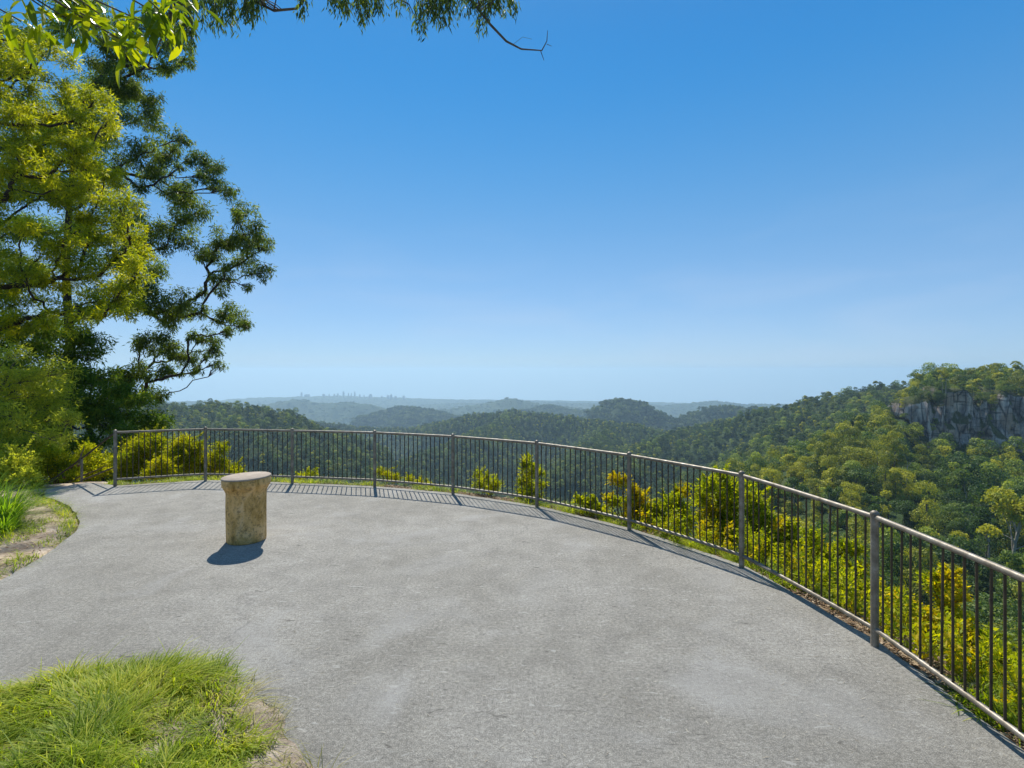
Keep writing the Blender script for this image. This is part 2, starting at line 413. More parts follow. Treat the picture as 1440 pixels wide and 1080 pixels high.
FLOOR = {
 -900: [(60,-30),(120,-50),(300,-80),(600,-110),(900,-140)],
 0:    [(60,-45),(120,-75),(250,-105),(500,-140),(900,-175)],
 500:  [(60,-55),(120,-80),(250,-112),(500,-160),(900,-220)],
 800:  [(60,-55),(120,-80),(250,-110),(500,-158),(900,-220)],
 1000: [(60,-52),(120,-76),(200,-96),(300,-108),(500,-145),(900,-200)],
 1050: [(60,-50),(120,-74),(200,-84),(275,-72),(310,-67),(400,-90),(600,-125),(900,-155)],
 1100: [(60,-50),(120,-72),(200,-78),(300,-62),(345,-60),(450,-92),(700,-135),(900,-150)],
 1200: [(60,-48),(120,-68),(200,-68),(300,-47),(365,-37),(450,-60),(700,-115),(900,-140)],
 1272: [(60,-47),(120,-66),(190,-65),(300,-44),(350,-32),(390,-25),(450,-38),(700,-100),(900,-130)],
 1296: [(60,-46),(120,-66),(185,-68),(300,-55),(345,-47),(356,-45),(366,-14),(400,-9),(480,-14),(700,-70),(900,-120)],
 1440: [(60,-45),(120,-64),(170,-67),(300,-55),(345,-48),(356,-46),(366,-14),(420,-9),(500,-10),(700,-50),(900,-100)],
 1700: [(60,-45),(120,-64),(170,-67),(300,-55),(345,-48),(356,-46),(366,-14),(420,-4),(500,-4),(700,-30),(900,-80)],
 2600: [(60,-45),(120,-55),(300,-40),(420,-5),(700,-20),(900,-60)],
}
FAR = [(1500,-290),(3000,-430),(6000,-560),(9000,-640),(12000,-800)]
FK = sorted(FLOOR)
def smax(a, b, k):
    h = np.clip(.5+.5*(a-b)/k, 0, 1); return b*(1-h)+a*h + k*h*(1-h)
GS = ([0,.1,.3,1.5,4,10,20,50,100,200], [-.03,.012,.03,.03,-.15,-1.2,-4.5,-26,-70,-140])
SS = ([0,.12,.3,.7,1.6,4,10,30,60,100,200,400], [-.045,-.05,-.06,-.22,-.9,-3.2,-10.5,-36,-66,-105,-180,-300])
def terrain(x, y):
    x = np.asarray(x, float); y = np.asarray(y, float)
    r = np.hypot(x, y)+1e-6; phi = np.degrees(np.arctan2(x, y))
    px = 720+F*np.tan(np.radians(np.clip(phi, -68, 68)))
    # valley floor by direction
    dp = r*np.cos(np.radians(np.clip(phi, -68, 68)))
    prof = np.stack([np.interp(np.log(dp), np.log([d for d, _ in FLOOR[k]+FAR]), [z for _, z in FLOOR[k]+FAR]) for k in FK])
    fi = np.interp(px, FK, np.arange(len(FK))); i0 = np.clip(np.floor(fi).astype(int), 0, len(FK)-2); q = fi-i0
    take = lambda i: np.take_along_axis(prof, i[None], 0)[0]
    z = take(i0)*(1-q)+take(i0+1)*q
    amp = np.clip((r-220)/500, 0, 1)
    z = z + amp*(fbm(x/260, y/260, 4, 3, True)-.55)*np.clip(r*.05, 0, 100)
    wob = np.clip((r-300)/200, .25, 1)*(fbm(x/230, y/230, 3, 11, True)-.5)
    for pts, sl, w in RIDGES:
        best = np.full(x.shape, -1e9)
        for a, b in zip(pts[:-1], pts[1:]):
            e = b[:2]-a[:2]; wx, wy = x-a[0], y-a[1]
            t = np.clip((wx*e[0]+wy*e[1])/(e@e), 0, 1)
            d = np.hypot(wx-e[0]*t, wy-e[1]*t)
            dd = np.sqrt(d*d+w*w)-w
            gul = np.minimum(dd, 150)*2.1*wob
            best = np.maximum(best, a[2]+(b[2]-a[2])*t - sl*(dd*np.exp(-dd/6000)+gul))
        z = smax(best, z, 4+w*.3)
    z = z + np.clip((r-500)/500, 0, 1)*(fbm(x/140, y/140, 3, 91, True)-.5)*22
    s = np.full(x.shape, 1e3); nr = r < 260
    if nr.any(): s[nr] = sdist_poly(x[nr], y[nr], DK)
    wl = np.clip((-phi-35)/9, 0, 1); wl = np.where(np.abs(phi) > 100, 1, wl); wl = wl*wl*(3-2*wl)
    rough = (fbm(x*1.1, y*1.1, 3, 21)-.5)
    near = np.interp(s, *GS)*wl + np.interp(s, *SS)*(1-wl) + rough*np.clip(s-.15, 0, 1)*.10 + rough*np.clip(s-1, 0, 20)*.06
    near = np.where(s < 0, -.07, near)
    near = np.where(nr, near, -1e3)
    behind = np.where(np.abs(phi) > 100, -.05+.0*r, -1e9)
    z = np.where(r < 60, np.maximum(near, np.minimum(z, near)), np.where(nr, smax(near, z, 3), z))
    return np.where((np.abs(phi) > 110) & (s > 0), np.maximum(z, -.02-.1*np.clip(s-20, 0, None)), z)
def tz(x, y): return float(terrain(np.array([x]), np.array([y]))[0])

ang = np.radians(np.concatenate([np.linspace(-180, -60, 40)[:-1], np.linspace(-60, 60, 700)[:-1], np.linspace(60, 180, 40)[:-1]]))
rr = np.concatenate([np.geomspace(1.0, 12, 150)[:-1], np.geomspace(12, 330, 210)[:-1], np.linspace(330, 450, 40)[:-1], np.geomspace(450, 9900, 330)])
AA, RR = np.meshgrid(ang, rr, indexing='ij')
TX, TY = np.sin(AA)*RR, np.cos(AA)*RR
TZ = terrain(TX.ravel(), TY.ravel()).reshape(TX.shape)
na, nr_ = TX.shape
ia, ir = np.meshgrid(np.arange(na), np.arange(nr_-1), indexing='ij')
a = ia*nr_+ir; b = ((ia+1) % na)*nr_+ir
mb = MB(); mb.add(np.stack([TX, TY, TZ], -1).reshape(-1, 3), np.stack([a, a+1, b+1, b], -1).reshape(-1, 4))
tag(mb.build('terrain', M['ground'], None, True), 'wooded valley floor and hills running out to the flat horizon', None, None, 'structure')
# line of sight: the largest elevation slope up to each range
SL = (TZ+6-H)/RR
RUN = np.maximum.accumulate(np.where(RR > 130, SL, -9), 1)
def seen(x, y, z, h, margin):
    r = np.hypot(x, y); ph = np.arctan2(x, y)
    ii = np.clip(np.interp(ph, ang, np.arange(na)).round().astype(int), 0, na-1)
    jj = np.clip(np.interp(r*.985-6, rr, np.arange(nr_)).astype(int), 0, nr_-1)
    return (z+h-H)/r > RUN[ii, jj]-margin

# ------------------------------------------------------------------ platform
def poly_prism(name, pts, z0, z1, mat):
    import bmesh
    bm = bmesh.new(); top = [bm.verts.new((p[0], p[1], z1)) for p in pts]
    f = bm.faces.new(top); bm.normal_update()
    if f.normal.z < 0: f.normal_flip()
    ex = bmesh.ops.extrude_face_region(bm, geom=[f])
    for v in [g for g in ex['geom'] if isinstance(g, bmesh.types.BMVert)]: v.co.z = z1
    for v in top: v.co.z = z0
    bmesh.ops.recalc_face_normals(bm, faces=bm.faces)
    me = bpy.data.meshes.new(name); bm.to_mesh(me); bm.free(); me.materials.append(mat)
    o = bpy.data.objects.new(name, me); COL.objects.link(o); return o
jit = []
for i, p in enumerate(DK):
    q = DK[(i+1) % len(DK)]; L = np.hypot(*(q-p)); n = max(1, int(L/.12))
    for k in range(n):
        w = p+(q-p)*k/n; jit.append(w+R.normal(size=2)*.006)
tag(poly_prism('pavement', jit, -.12, 0, M['pavement']), 'grey weathered lookout platform curving along the railing', None, None, 'structure')

# ------------------------------------------------------------------ pedestal
pc = G(346.5, 759); pc = pc*1.0
ped = thing('pedestal', pc, 'squat round tan stone pedestal with a flared pale top standing alone on the grey platform', 'pedestal')
r0 = .226
mb = MB(); z = np.linspace(0, .575, 14)
prof = [(r0-.006, 0.0), (r0, .012)] + [(r0+.004*math.sin(3*q), q) for q in z[1:]]
prof += [(r0+.006, .61), (r0+.024, .65), (.274, .688), (.278, .70), (.279, .768), (.275, .777), (.0, .777)]
mb.lathe([(0, 0)]+prof, 56)
V = mb.v[0]; V[:, :2] *= (1+.008*np.sin(V[:, 2:3]*9+3*np.arctan2(V[:, 1:2], V[:, 0:1])))
V[:, 2] += V[:, 0]*.03*np.clip(V[:, 2]/.7, 0, 1)
mb.build('column', M['column'], ped, True)
mb = MB(); mb.lathe([(0, .7775), (.277, .7775), (.282, .782), (.282, .792), (.277, .797), (0, .798)], 56)
V = mb.v[0]; V[:, 2] += V[:, 0]*.03
mb.build('top_plate', M['cap'], ped, False)

# ------------------------------------------------------------------ guard railing
RAIL_Z, LOW_Z = .985, .13
rail = thing('guard_railing', POSTS[4], 'long curved metal guard railing with thin upright bars along the platform edge', 'railing')
ts = np.linspace(0, NP_-1, 8*(NP_-1)+1)
lineP = np.array([fence_pt(t) for t in ts])
def rail_tube(z, r, name):
    mb = MB()
    for i in range(NP_-1):
        seg = np.array([fence_pt(i+q) for q in np.linspace(0, 1, 7)]); seg[:, 2] = z
        d0 = seg[1]-seg[0]; d0 /= np.linalg.norm(d0); d1 = seg[-1]-seg[-2]; d1 /= np.linalg.norm(d1)
        seg[0] += d0*.012; seg[-1] -= d1*.012
        mb.tube(seg, r, 12)
    return part(mb, name, M['metal'], rail, True)
rail_tube(RAIL_Z, .0205, 'top_rail'); rail_tube(LOW_Z, .0185, 'bottom_rail')
for i, p in enumerate(POSTS):
    mb = MB(); mb.tube([p+np.array([0, 0, q]) for q in (-.05, .3, .7, 1.0)], .028, 14)
    po = part(mb, 'post', M['metal'], rail, True)
    mb = MB(); mb.lathe([(.029, .998), (.032, 1.004), (.030, 1.02), (.016, 1.032), (0, 1.036)], 14, p[0], p[1])
    c = part(mb, 'post_cap', M['metal'], rail, True); c.parent = po; c.location = (0, 0, 0)
bal = []
for i in range(NP_-1):
    n = 17 if i else 15
    for k in range(n):
        bal.append(fence_pt(i+(k+1)/(n+1)))
bal.sort(key=lambda p: p[1])
inview = [p for p in bal if p[1] > .7]
def bal_mb(p, mb=None):
    mb = mb or MB()
    lean = R.normal()*.004
    return mb.tube([(p[0], p[1], LOW_Z), (p[0]+lean*.5, p[1], .55), (p[0]+lean, p[1], RAIL_Z)], .0078, 8, False)
for p in inview[:100]: part(bal_mb(p), 'baluster', M['metal_dark'], rail, True)
mb = MB()
for p in inview[100:]: bal_mb(p, mb)
tag(part(mb, 'baluster_row', M['metal_dark'], rail, True), kind='stuff')

# stair handrail running down from the left end of the railing
sh = thing('stair_handrail', POSTS[0]+np.array([-.08, .05, 0]), 'sloping metal handrail going down beside the leftmost railing post', 'handrail')
a0 = POSTS[0]+np.array([-.05, .03, .96]); b0 = P(115, 645, 10.3); c0 = P(62, 683, 10.9)
mb = MB(); mb.tube([a0, b0, c0], .016, 10); part(mb, 'top_rail', M['metal_dark'], sh, True)
mb = MB(); mb.tube([a0-np.array([0, 0, .62]), b0-np.array([0, 0, .42]), c0-np.array([0, 0, .42])], .014, 10); part(mb, 'middle_rail', M['metal_dark'], sh, True)
for q in (b0, c0):
    mb = MB(); zb = tz(q[0], q[1])-.1; mb.tube([(q[0], q[1], zb), (q[0], q[1], q[2]*.5+zb*.5), (q[0], q[1], q[2]-.01)], .021, 12)
    part(mb, 'post', M['metal'], sh, True)

# ------------------------------------------------------------------ soil, grass
def soil_sheet(name, outline, hgt, label):
    o = np.array([[p[0], p[1]] for p in outline]); mn, mx = o.min(0), o.max(0)
    st = .06; xs = np.arange(mn[0]-st, mx[0]+st, st); ys = np.arange(mn[1]-st, mx[1]+st, st)
    X, Y = np.meshgrid(xs, ys, indexing='ij'); d = sdist_poly(X.ravel(), Y.ravel(), o).reshape(X.shape)
    d = d + (fbm(X*4, Y*4, 3, 5)-.5)*.22
    Z = np.clip(-d*.35, -.03, hgt)+(fbm(X*5, Y*5, 3, 9)-.5)*.03*np.clip(-d*5, 0, 1)+.004
    nx, ny = X.shape; I, J = np.meshgrid(np.arange(nx-1), np.arange(ny-1), indexing='ij')
    a = I*ny+J; f = np.stack([a, a+ny, a+ny+1, a+1], -1).reshape(-1, 4)
    keep = (Z.ravel()[f] > -.012).any(1); f = f[keep]
    used = np.unique(f); remap = np.full(nx*ny, -1); remap[used] = np.arange(len(used))
    V = np.stack([X, Y, Z], -1).reshape(-1, 3)[used]
    mb = MB(); mb.add(V, remap[f]); ob = mb.build(name, M['soil'], None, True)
    return tag(ob, label, None, None, 'structure'), (lambda x, y: np.clip(-sdist_poly(x, y, o)*.35, 0, hgt))
front = [G(-160,1010), G(-60,985), G(0,972), G(60,955), G(140,945), G(240,938), G(305,948), G(355,975), G(400,1012), G(432,1050), G(452,1085), G(480,1180), G(470,1400), G(-400,1400), G(-700,1180)]
_, fz = soil_sheet('front_soil', front, .05, 'sandy soil under the grass at the near platform edge')
fo = np.array([[p[0], p[1]] for p in front])
def scatter(n, x0, x1, y0, y1):
    return R.uniform(x0, x1, n), R.uniform(y0, y1, n)
def grass_field(name, xs, ys, zs, L, lean, mats, label, wid=.0045, dry=.0):
    n = len(xs); B = np.stack([xs, ys, zs], 1)
    cl = fbm(xs*2.2, ys*2.2, 3, 31); ang_ = fbm(xs*2.6, ys*2.6, 2, 41)*16
    A = np.stack([np.cos(ang_)*lean+R.normal(size=n)*.42, np.sin(ang_)*lean+R.normal(size=n)*.42, np.ones(n)], 1)
    ln = L*(.3+1.3*cl)*R.uniform(.5, 1.25, n)*np.where(R.random(n) < .03, 1.6, 1)
    tn = np.clip(.15+.7*fbm(xs*2.7, ys*2.7, 3, 51)+R.normal(size=n)*.2, 0, 1)
    mb = MB(); mb.blades(B, A, ln, wid*R.uniform(.6, 1.3, n), R.uniform(.2, 1.0, n), 4, tn)
    return tag(mb.build(name, mats), label, None, None, 'stuff')
x, y = scatter(105000, -4.6, -.6, 1.9, 3.9)
d = -sdist_poly(x, y, fo)+(fbm(x*2.6, y*2.6, 3, 77)-.5)*.5
k = (d > .08) & (R.random(len(x)) < np.clip(d/.5, .05, 1)) & (y > 2.2) & (np.abs(x/y) < 1.5)
k &= R.random(len(x)) < np.clip(2.6*fbm(x*3.1, y*3.1, 3, 78)-.55, .05, 1)
grass_field('grass', x[k], y[k], fz(x[k], y[k]), .172, .75, M['grass'], 'lush green grass clump spilling over the near platform edge', .006)
x, y = scatter(16000, -4.6, -.6, 2.2, 3.95)
d = -sdist_poly(x, y, fo)+(fbm(x*3, y*3, 3, 79)-.5)*.25
k = (d > -.02) & (R.random(len(x)) < np.where(d < .3, .35, .22)) & (np.abs(x/y) < 1.5)
grass_field('dry_grass', x[k], y[k], fz(x[k], y[k])+.004, .15, .9, M['grass_dry'], 'dry straw blades through the near green grass', .0035)
# left verge
vx, vy = scatter(120000, -11.5, -5.0, 4.6, 10.2)
s = sdist_poly(vx, vy, DK); ok = (s > .02) & (s < 3.2)
vx, vy, s = vx[ok], vy[ok], s[ok]
pch = fbm(vx*.9, vy*.9, 3, 61)
k = ((np.abs(s-.12) < .10) & (pch > .47)) | ((pch > .65) & (s > .25)) | (s > 1.5)
k &= R.random(len(vx)) < np.where(s > 1.1, .75, .42)
grass_field('verge_grass', vx[k], vy[k], terrain(vx[k], vy[k])-.01, .15, .5, M['grass'], 'tufts of green grass along the sandy left verge of the platform', .006)
vx, vy = scatter(9000, -11.5, -5.0, 4.6, 9.8)
s = sdist_poly(vx, vy, DK); ok = (s > .0) & (s < 1.8); vx, vy = vx[ok], vy[ok]
n = len(vx); mb = MB()
mb.leaves(np.stack([vx, vy, terrain(vx, vy)+.006+R.random(n)*.012], 1), np.stack([R.normal(size=n), R.normal(size=n), R.normal(size=n)*.15], 1), np.stack([R.normal(size=n)*.25, R.normal(size=n)*.25, np.ones(n)], 1), R.uniform(.02, .09, n), R.uniform(.006, .02, n))
tag(mb.build('leaf_litter', M['litter']), 'dry brown leaf litter on the sandy left verge', None, None, 'stuff')
# litter and grass outside the railing
tt = R.uniform(-.1, NP_-1, 26000); off = np.abs(R.normal(size=len(tt)))*.35+.08
bp = np.array([fence_pt(t)+fence_out(t)*o for t, o in zip(tt, off)])
n = len(bp); bp[:, 2] = terrain(bp[:, 0], bp[:, 1])+.006+R.random(n)*.02
mb = MB(); mb.leaves(bp, np.stack([R.normal(size=n), R.normal(size=n), R.normal(size=n)*.2], 1), np.stack([R.normal(size=n)*.3, R.normal(size=n)*.3, np.ones(n)], 1), R.uniform(.02, .10, n), R.uniform(.006, .022, n))
tag(mb.build('edge_litter', M['litter']), 'fallen leaves and bark along the outer foot of the railing', None, None, 'stuff')
tt = np.concatenate([R.uniform(-.2, NP_-1, 46000), R.uniform(5.2, NP_-1, 26000)]); off = np.abs(R.normal(size=len(tt)))*.6+.10
dens = np.array([vnoise(np.array([t*3.1]), np.array([o*1.5]), 5)[0] for t, o in zip(tt, off)])
k = (R.random(len(tt)) < np.where(tt < 2.2, .9, np.where(tt > 5.6, .75, .5))) & (dens > np.where(tt < 2.2, .2, .38))
bp = np.array([fence_pt(t)+fence_out(t)*o for t, o in zip(tt[k], off[k])])
grass_field('bank_grass', bp[:, 0], bp[:, 1], terrain(bp[:, 0], bp[:, 1])-.01, .17, .5, M['grass'], 'yellow-green grass and weeds on the bank behind the railing', .008)
# scattered dry leaves on the platform
x, y = scatter(3600, -7, 2.7, 2.5, 9.6); k = (sdist_poly(x, y, DK) < -.1) & (sdist_poly(x, y, fo) > 0); x, y = x[k], y[k]; n = len(x)
mb = MB(); mb.leaves(np.stack([x, y, np.full(n, .004)], 1), np.stack([R.normal(size=n), R.normal(size=n), np.full(n, .03)], 1), np.stack([R.normal(size=n)*.12, R.normal(size=n)*.12, np.ones(n)], 1), R.uniform(.012, .05, n), R.uniform(.002, .005, n), None, .04)
tag(mb.build('fallen_leaves', M['straw']), 'small dry leaves lying on the grey platform', None, None, 'stuff')

# ------------------------------------------------------------------ plants
def smooth_path(p0, p1, sag, n=7, wig=.03):
    p0, p1 = np.asarray(p0, float), np.asarray(p1, float); L = np.linalg.norm(p1-p0)
    q = np.linspace(0, 1, n)[:, None]; c = (p0+p1)/2+np.array([0, 0, sag*L])+R.normal(size=3)*.06*L
    pts = (1-q)**2*p0+2*q*(1-q)*c+q*q*p1
    pts[1:-1] += R.normal(size=(n-2, 3))*wig*L*.5
    return pts
def clump(mb, tw, c, r, n, L, W, droop, flat=.75, sprays=9, twig_r=.006, anchor=None, tuft=.30):
    """one leaf clump: twigs to a few sprays and narrow leaves round each"""
    c = np.asarray(c, float)
    d = rnd_dirs(sprays)*np.array([1, 1, flat]); d[:, 2] = d[:, 2]*.9+.12
    sc = c + d*r*R.uniform(.35, 1.0, (sprays, 1))
    if tw is not None:
        a0 = c if anchor is None else anchor
        for p in sc: tw.tube(smooth_path(a0, p, .05, 4), np.linspace(twig_r, twig_r*.35, 4), 4, False)
    idx = R.integers(0, sprays, n); off = R.normal(size=(n, 3))*np.array([1, 1, flat])*r*tuft
    C = sc[idx]+off
    A = rnd_dirs(n)*.8 + off/(r*tuft)*.35; A[:, 2] -= droop
    base = R.random(sprays)*.35 + R.random()*.25
    mb.leaves(C, A, rnd_dirs(n), L*R.uniform(.55, 1.3, n), W*R.uniform(.7, 1.3, n), np.clip(base[idx]+R.random(n)*.5, 0, 1), .05)
def limb_tree(name, label, trunk, clusters, leafm, barkm, per=900, L=.10, W=.02, droop=.5, trunk_r=.16, limb_r=.045, group=None, sprays=9, rise=.25, tuft=.30, cat='tree', flat=.75):
    trunk = np.asarray(trunk, float)
    root = thing(name, trunk[0], label, cat, group)
    q = np.linspace(0, 1, 26); s0 = np.linspace(0, 1, len(trunk))
    TP = np.stack([np.interp(q, s0, trunk[:, i]) for i in range(3)], 1)
    TP[1:-1] = (TP[:-2]+2*TP[1:-1]+TP[2:])/4
    tk = MB(); tk.tube(TP, trunk_r*(1-.8*q), 10)
    lv = MB(); tw = tk
    # limbs fork: each clump joins the nearest limb already grown
    NP3 = [p for p in TP[4:]]; NL = [0.0]*len(NP3); NPAR = [-1]*len(NP3)
    cs = sorted(clusters, key=lambda c: np.min(np.linalg.norm(TP-np.asarray(c[:3]), axis=1)))
    paths = []
    for c in cs:
        c3 = np.asarray(c[:3]); A_ = np.array(NP3); dv = c3-A_; dl = np.linalg.norm(dv, axis=1)
        hor = np.linalg.norm(dv[:, :2], axis=1)
        cost = dl + .22*np.array(NL) + 1.2*np.clip(rise*hor-dv[:, 2], 0, None)
        j = int(np.argmin(cost)); n_ = 8
        path = smooth_path(A_[j], c3, -.05, n_, .05)
        prev = j; ids = [j]
        for k in range(1, n_):
            NP3.append(path[k]); NL.append(NL[prev]+float(np.linalg.norm(path[k]-path[k-1]))); NPAR.append(prev); prev = len(NP3)-1; ids.append(prev)
        paths.append((path, ids, c))
    cnt_ = np.zeros(len(NP3))
    for path, ids, c in paths:
        k = ids[-1]
        while k >= 0: cnt_[k] += 1; k = NPAR[k]
    for path, ids, c in paths:
        cc = cnt_[ids].copy(); cc[0] = min(cc[0], cc[1])
        tw.tube(path, np.minimum(.011*np.sqrt(cc)*limb_r/.05, limb_r*1.5), 6, False)
        clump(lv, tw, np.asarray(c[:3]), c[3], int(per*(c[3]/.6)**2*R.uniform(.8, 1.2)), L, W, droop, flat, sprays, .006, path[-3], tuft)
    part(tk, 'trunk', barkm, root, True); part(lv, 'crown', leafm, root)
    return root

# gum tree whose ragged right side stands against the sky
GUM = [(300,245,18),(318,268,13),(275,228,14),(340,302,15),(350,330,17),(372,346,13),(367,384,13),(345,366,18),(325,335,18),(308,398,15),(300,358,17),
 (262,300,24),(240,330,22),(255,270,17),(235,213,18),(252,195,11),(205,168,20),(190,132,18),(168,112,18),(214,140,12),(220,250,20),(195,220,22),
 (331,452,15),(317,440,13),(346,456,7),(285,472,13),(300,490,12),(265,503,13),(240,490,14),(309,514,7),(215,480,18),(272,522,9),(230,522,13),(255,425,17),(240,450,15),(215,420,22),
 (200,560,17),(214,588,14),(190,530,20),(168,545,20),(228,556,9),(180,360,26),(205,385,20),(175,300,24),(150,250,24),(140,180,24),(160,420,22),(282,440,11),(200,330,22),(150,95,18),(175,75,17),(202,95,14),(226,68,15),(248,58,14),(262,82,11),(236,90,13),(186,45,17),(150,60,18),(215,30,15)]
cl = [tuple(P(a, b, Y))+(r*Y/F*1.3,) for a, b, r in GUM for Y in [19.5+R.uniform(-1.6, 1.6)]]
cl += [tuple(P(a-R.uniform(4, 26), b+R.uniform(-6, 20), Y))+(r*Y/F*.6,) for a, b, r in GUM for Y in [19.5+R.uniform(-1.6, 1.6)]]
tb = P(70, 690, 20.5)
limb_tree('gum_tree', 'tall dark gum tree with bare crooked limbs reaching right against the sky', [(tb[0], tb[1], tz(tb[0], tb[1])-.3), P(95,600,20.3), P(100,500,20), P(92,380,20), P(100,250,19.8), P(120,130,19.5)], cl, M['leaf_gum'], M['bark_dark'], 1350, .14, .033, .85, .24, .085, sprays=14, rise=.25, tuft=.17, flat=1.0)

# bright feathery wattle filling the left edge
def fill(poly, n, rpx, Y0, Y1, gap=.52):
    poly = np.array(poly, float); out = []; tries = 0
    mn, mx = poly.min(0), poly.max(0)
    while len(out) < n and tries < 6000:
        tries += 1; p = R.uniform(mn, mx); r = rpx*R.uniform(.75, 1.25)
        if sdist_poly(np.array([p[0]]), np.array([p[1]]), poly)[0] > -r*.5: continue
        if any(math.hypot(p[0]-o[0], p[1]-o[1]) < gap*(r+o[2])*.8 for o in out): continue
        out.append((p[0], p[1], r))
    return [tuple(P(a, b, Y))+(r*Y/F,) for a, b, r in out for Y in [R.uniform(Y0, Y1)]]
cl = fill([(-90,40),(60,40),(140,80),(165,140),(160,220),(190,280),(225,330),(245,400),(200,455),(150,470),(60,490),(-90,480)], 92, 27, 12.5, 15.5)
tb = P(-150, 690, 13.5)
limb_tree('wattle_tree', 'bright yellow-green feathery wattle tree filling the left edge of the view', [(tb[0], tb[1], tz(tb[0], tb[1])-.3), P(-140,560,13.5), P(-110,400,13.5), P(-120,200,13.8), P(-90,20,14)], cl, M['leaf_lime'], M['bark_dark'], 1250, .125, .026, .35, .2, .085, sprays=9, rise=.1, tuft=.14, flat=.9)
# paler feathery tree, low left
cl = fill([(-60,480),(60,485),(115,520),(110,590),(90,640),(20,650),(-60,660)], 30, 24, 10.2, 11.8)
tb = P(-60, 720, 11)
limb_tree('feathery_tree', 'low pale grey-green feathery tree behind the strappy tussock', [(tb[0], tb[1], tz(tb[0], tb[1])-.2), P(-40,650,11), P(-10,570,11), P(20,510,11)], cl, M['leaf_grey'], M['bark'], 2400, .09, .015, .15, .1, .03, sprays=14, tuft=.2)
# dark shaded tree behind
cl = fill([(-20,440),(90,450),(150,480),(185,535),(225,575),(235,640),(200,680),(60,700),(-60,690),(-60,600)], 62, 25, 14.8, 17.2)
tb = P(150, 700, 16)
limb_tree('dark_tree', 'dark green dense tree in shade below the gum limbs', [(tb[0], tb[1], tz(tb[0], tb[1])-.2), P(140,640,16), P(120,590,16), P(130,540,16)], cl, M['leaf_dark'], M['bark_dark'], 1700, .13, .035, .5, .13, .05, sprays=12, tuft=.2)
# second backing tree to close the mass at the far left
cl = fill([(-120,-60),(120,-60),(185,60),(170,150),(150,300),(120,480),(-120,520)], 34, 36, 19, 23)
tb = P(-80, 690, 21)
limb_tree('backing_tree', 'olive green gum tree half hidden behind the yellow-green wattle', [(tb[0], tb[1], tz(tb[0], tb[1])-.3), P(-60,500,21), P(-40,250,21), P(-20,0,21)], cl, M['leaf_dark'], M['bark'], 1100, .15, .038, .6, .25, .07, sprays=12, tuft=.2)

# overhanging gum bough along the top edge, its trunk outside the picture
root = thing('overhanging_gum', (-6.4, .6, 0), 'gum tree bough hanging over the platform along the top edge of the sky', 'tree')
root.location.z = tz(-6.4, .6)
tk = MB(); tk.tube([(-6.4, .6, root.location.z-.2), (-6.3, .8, 3), (-5.9, 1.5, 6.2), (-5.2, 2.4, 8.2)], [.22, .19, .15, .1], 12)
br = MB(); lv = MB()
b1 = np.array([(-5.4, 2.1, 7.6), (-4.4, 4.2, 7.6), P(300,-40,6.3), P(360,2,6.2), P(385,15,6.2), P(418,12,6.1), P(432,-6,6.1), P(520,-40,6.0)])
b2 = np.array([(-5.2, 2.4, 8.0), (-3, 4.6, 7.8), P(560,-60,6.1), P(640,-30,6.0), P(662,0,5.9), P(690,35,5.9), P(712,58,5.9), P(733,69,5.9), P(762,71,5.9)])
l1 = MB(); l2 = MB(); l1.tube(b1, [.07,.05,.022,.017,.015,.013,.012,.010], 8); l2.tube(b2, [.07,.05,.024,.018,.0155,.0135,.012,.009,.006], 8)
br.tube([P(762,71,5.9), P(769,58,5.9), P(770,43,5.9)], [.007, .005, .003], 5)
br.tube([P(733,69,5.9), P(722,62,5.88), P(735,52,5.85), P(748,55,5.85)], [.005, .003, .002, .0015], 5)
br.tube([P(760,71,5.9), P(765,85,5.92)], [.005, .003], 5)
br.tube([P(769,62,5.9), P(776,65,5.9)], [.004, .002], 5)
br.tube([P(560,-2,6.0), P(575,6,6.0), P(582,20,6.0)], [.010, .007, .004], 5)
br.tube([P(385,15,6.2), P(390,-10,6.2)], [.009, .005], 5)
b3 = np.array([b1[2], P(250,-20,6.4), P(238,30,6.4), P(215,80,6.5), P(205,95,6.5)])
dense = lambda b: np.concatenate([a_+(c_-a_)*np.linspace(0, 1, 12)[:, None] for a_, c_ in zip(b[:-1], b[1:])])
LIMBPTS = np.concatenate([dense(b1), dense(b2), dense(b3)])
def hang(px0, py0, Y, length_px, n, spread=9):
    p0 = P(px0, py0, Y); p1 = P(px0+R.uniform(-8, 14), py0+length_px, Y+R.uniform(-.1, .1))
    j_ = int(np.argmin(np.linalg.norm(LIMBPTS-p0, axis=1))); br.tube(smooth_path(LIMBPTS[j_], p0, .03, 5, .03), np.linspace(.007, .004, 5), 4, False)
    path = smooth_path(p0, p1, .0, 6, .05); br.tube(path, np.linspace(.004, .0015, 6), 4, False)
    q = R.random(n); C = np.stack([np.interp(q, np.linspace(0, 1, 6), path[:, i]) for i in range(3)], 1)+R.normal(size=(n, 3))*spread*Y/F*.35
    A = rnd_dirs(n)*.55; A[:, 2] -= .9
    lv.leaves(C, A, rnd_dirs(n), R.uniform(.05, .11, n), R.uniform(.012, .02, n), np.clip(R.random(n)*.75, 0, 1), .06)
for a, lo, hi, num in ((285,8,45,5), (305,18,52,6), (325,20,50,6), (345,14,38,6), (362,6,28,4), (432,6,28,2), (470,6,20,4), (490,14,34,5), (508,12,38,5), (525,6,20,5), (548,4,14,1), (578,10,44,3), (592,20,52,4), (606,12,44,6), (620,14,40,6), (632,8,30,4), (648,4,18,2), (668,20,50,3), (690,8,30,6), (705,4,22,4)):
    for k in range(int(num*1.3+.5)): hang(a+R.uniform(-9, 9), -12+R.uniform(-10, 6), 6.0+R.uniform(-.35, .35), R.uniform(lo, hi)+12, int(22+R.uniform(0, 18)))
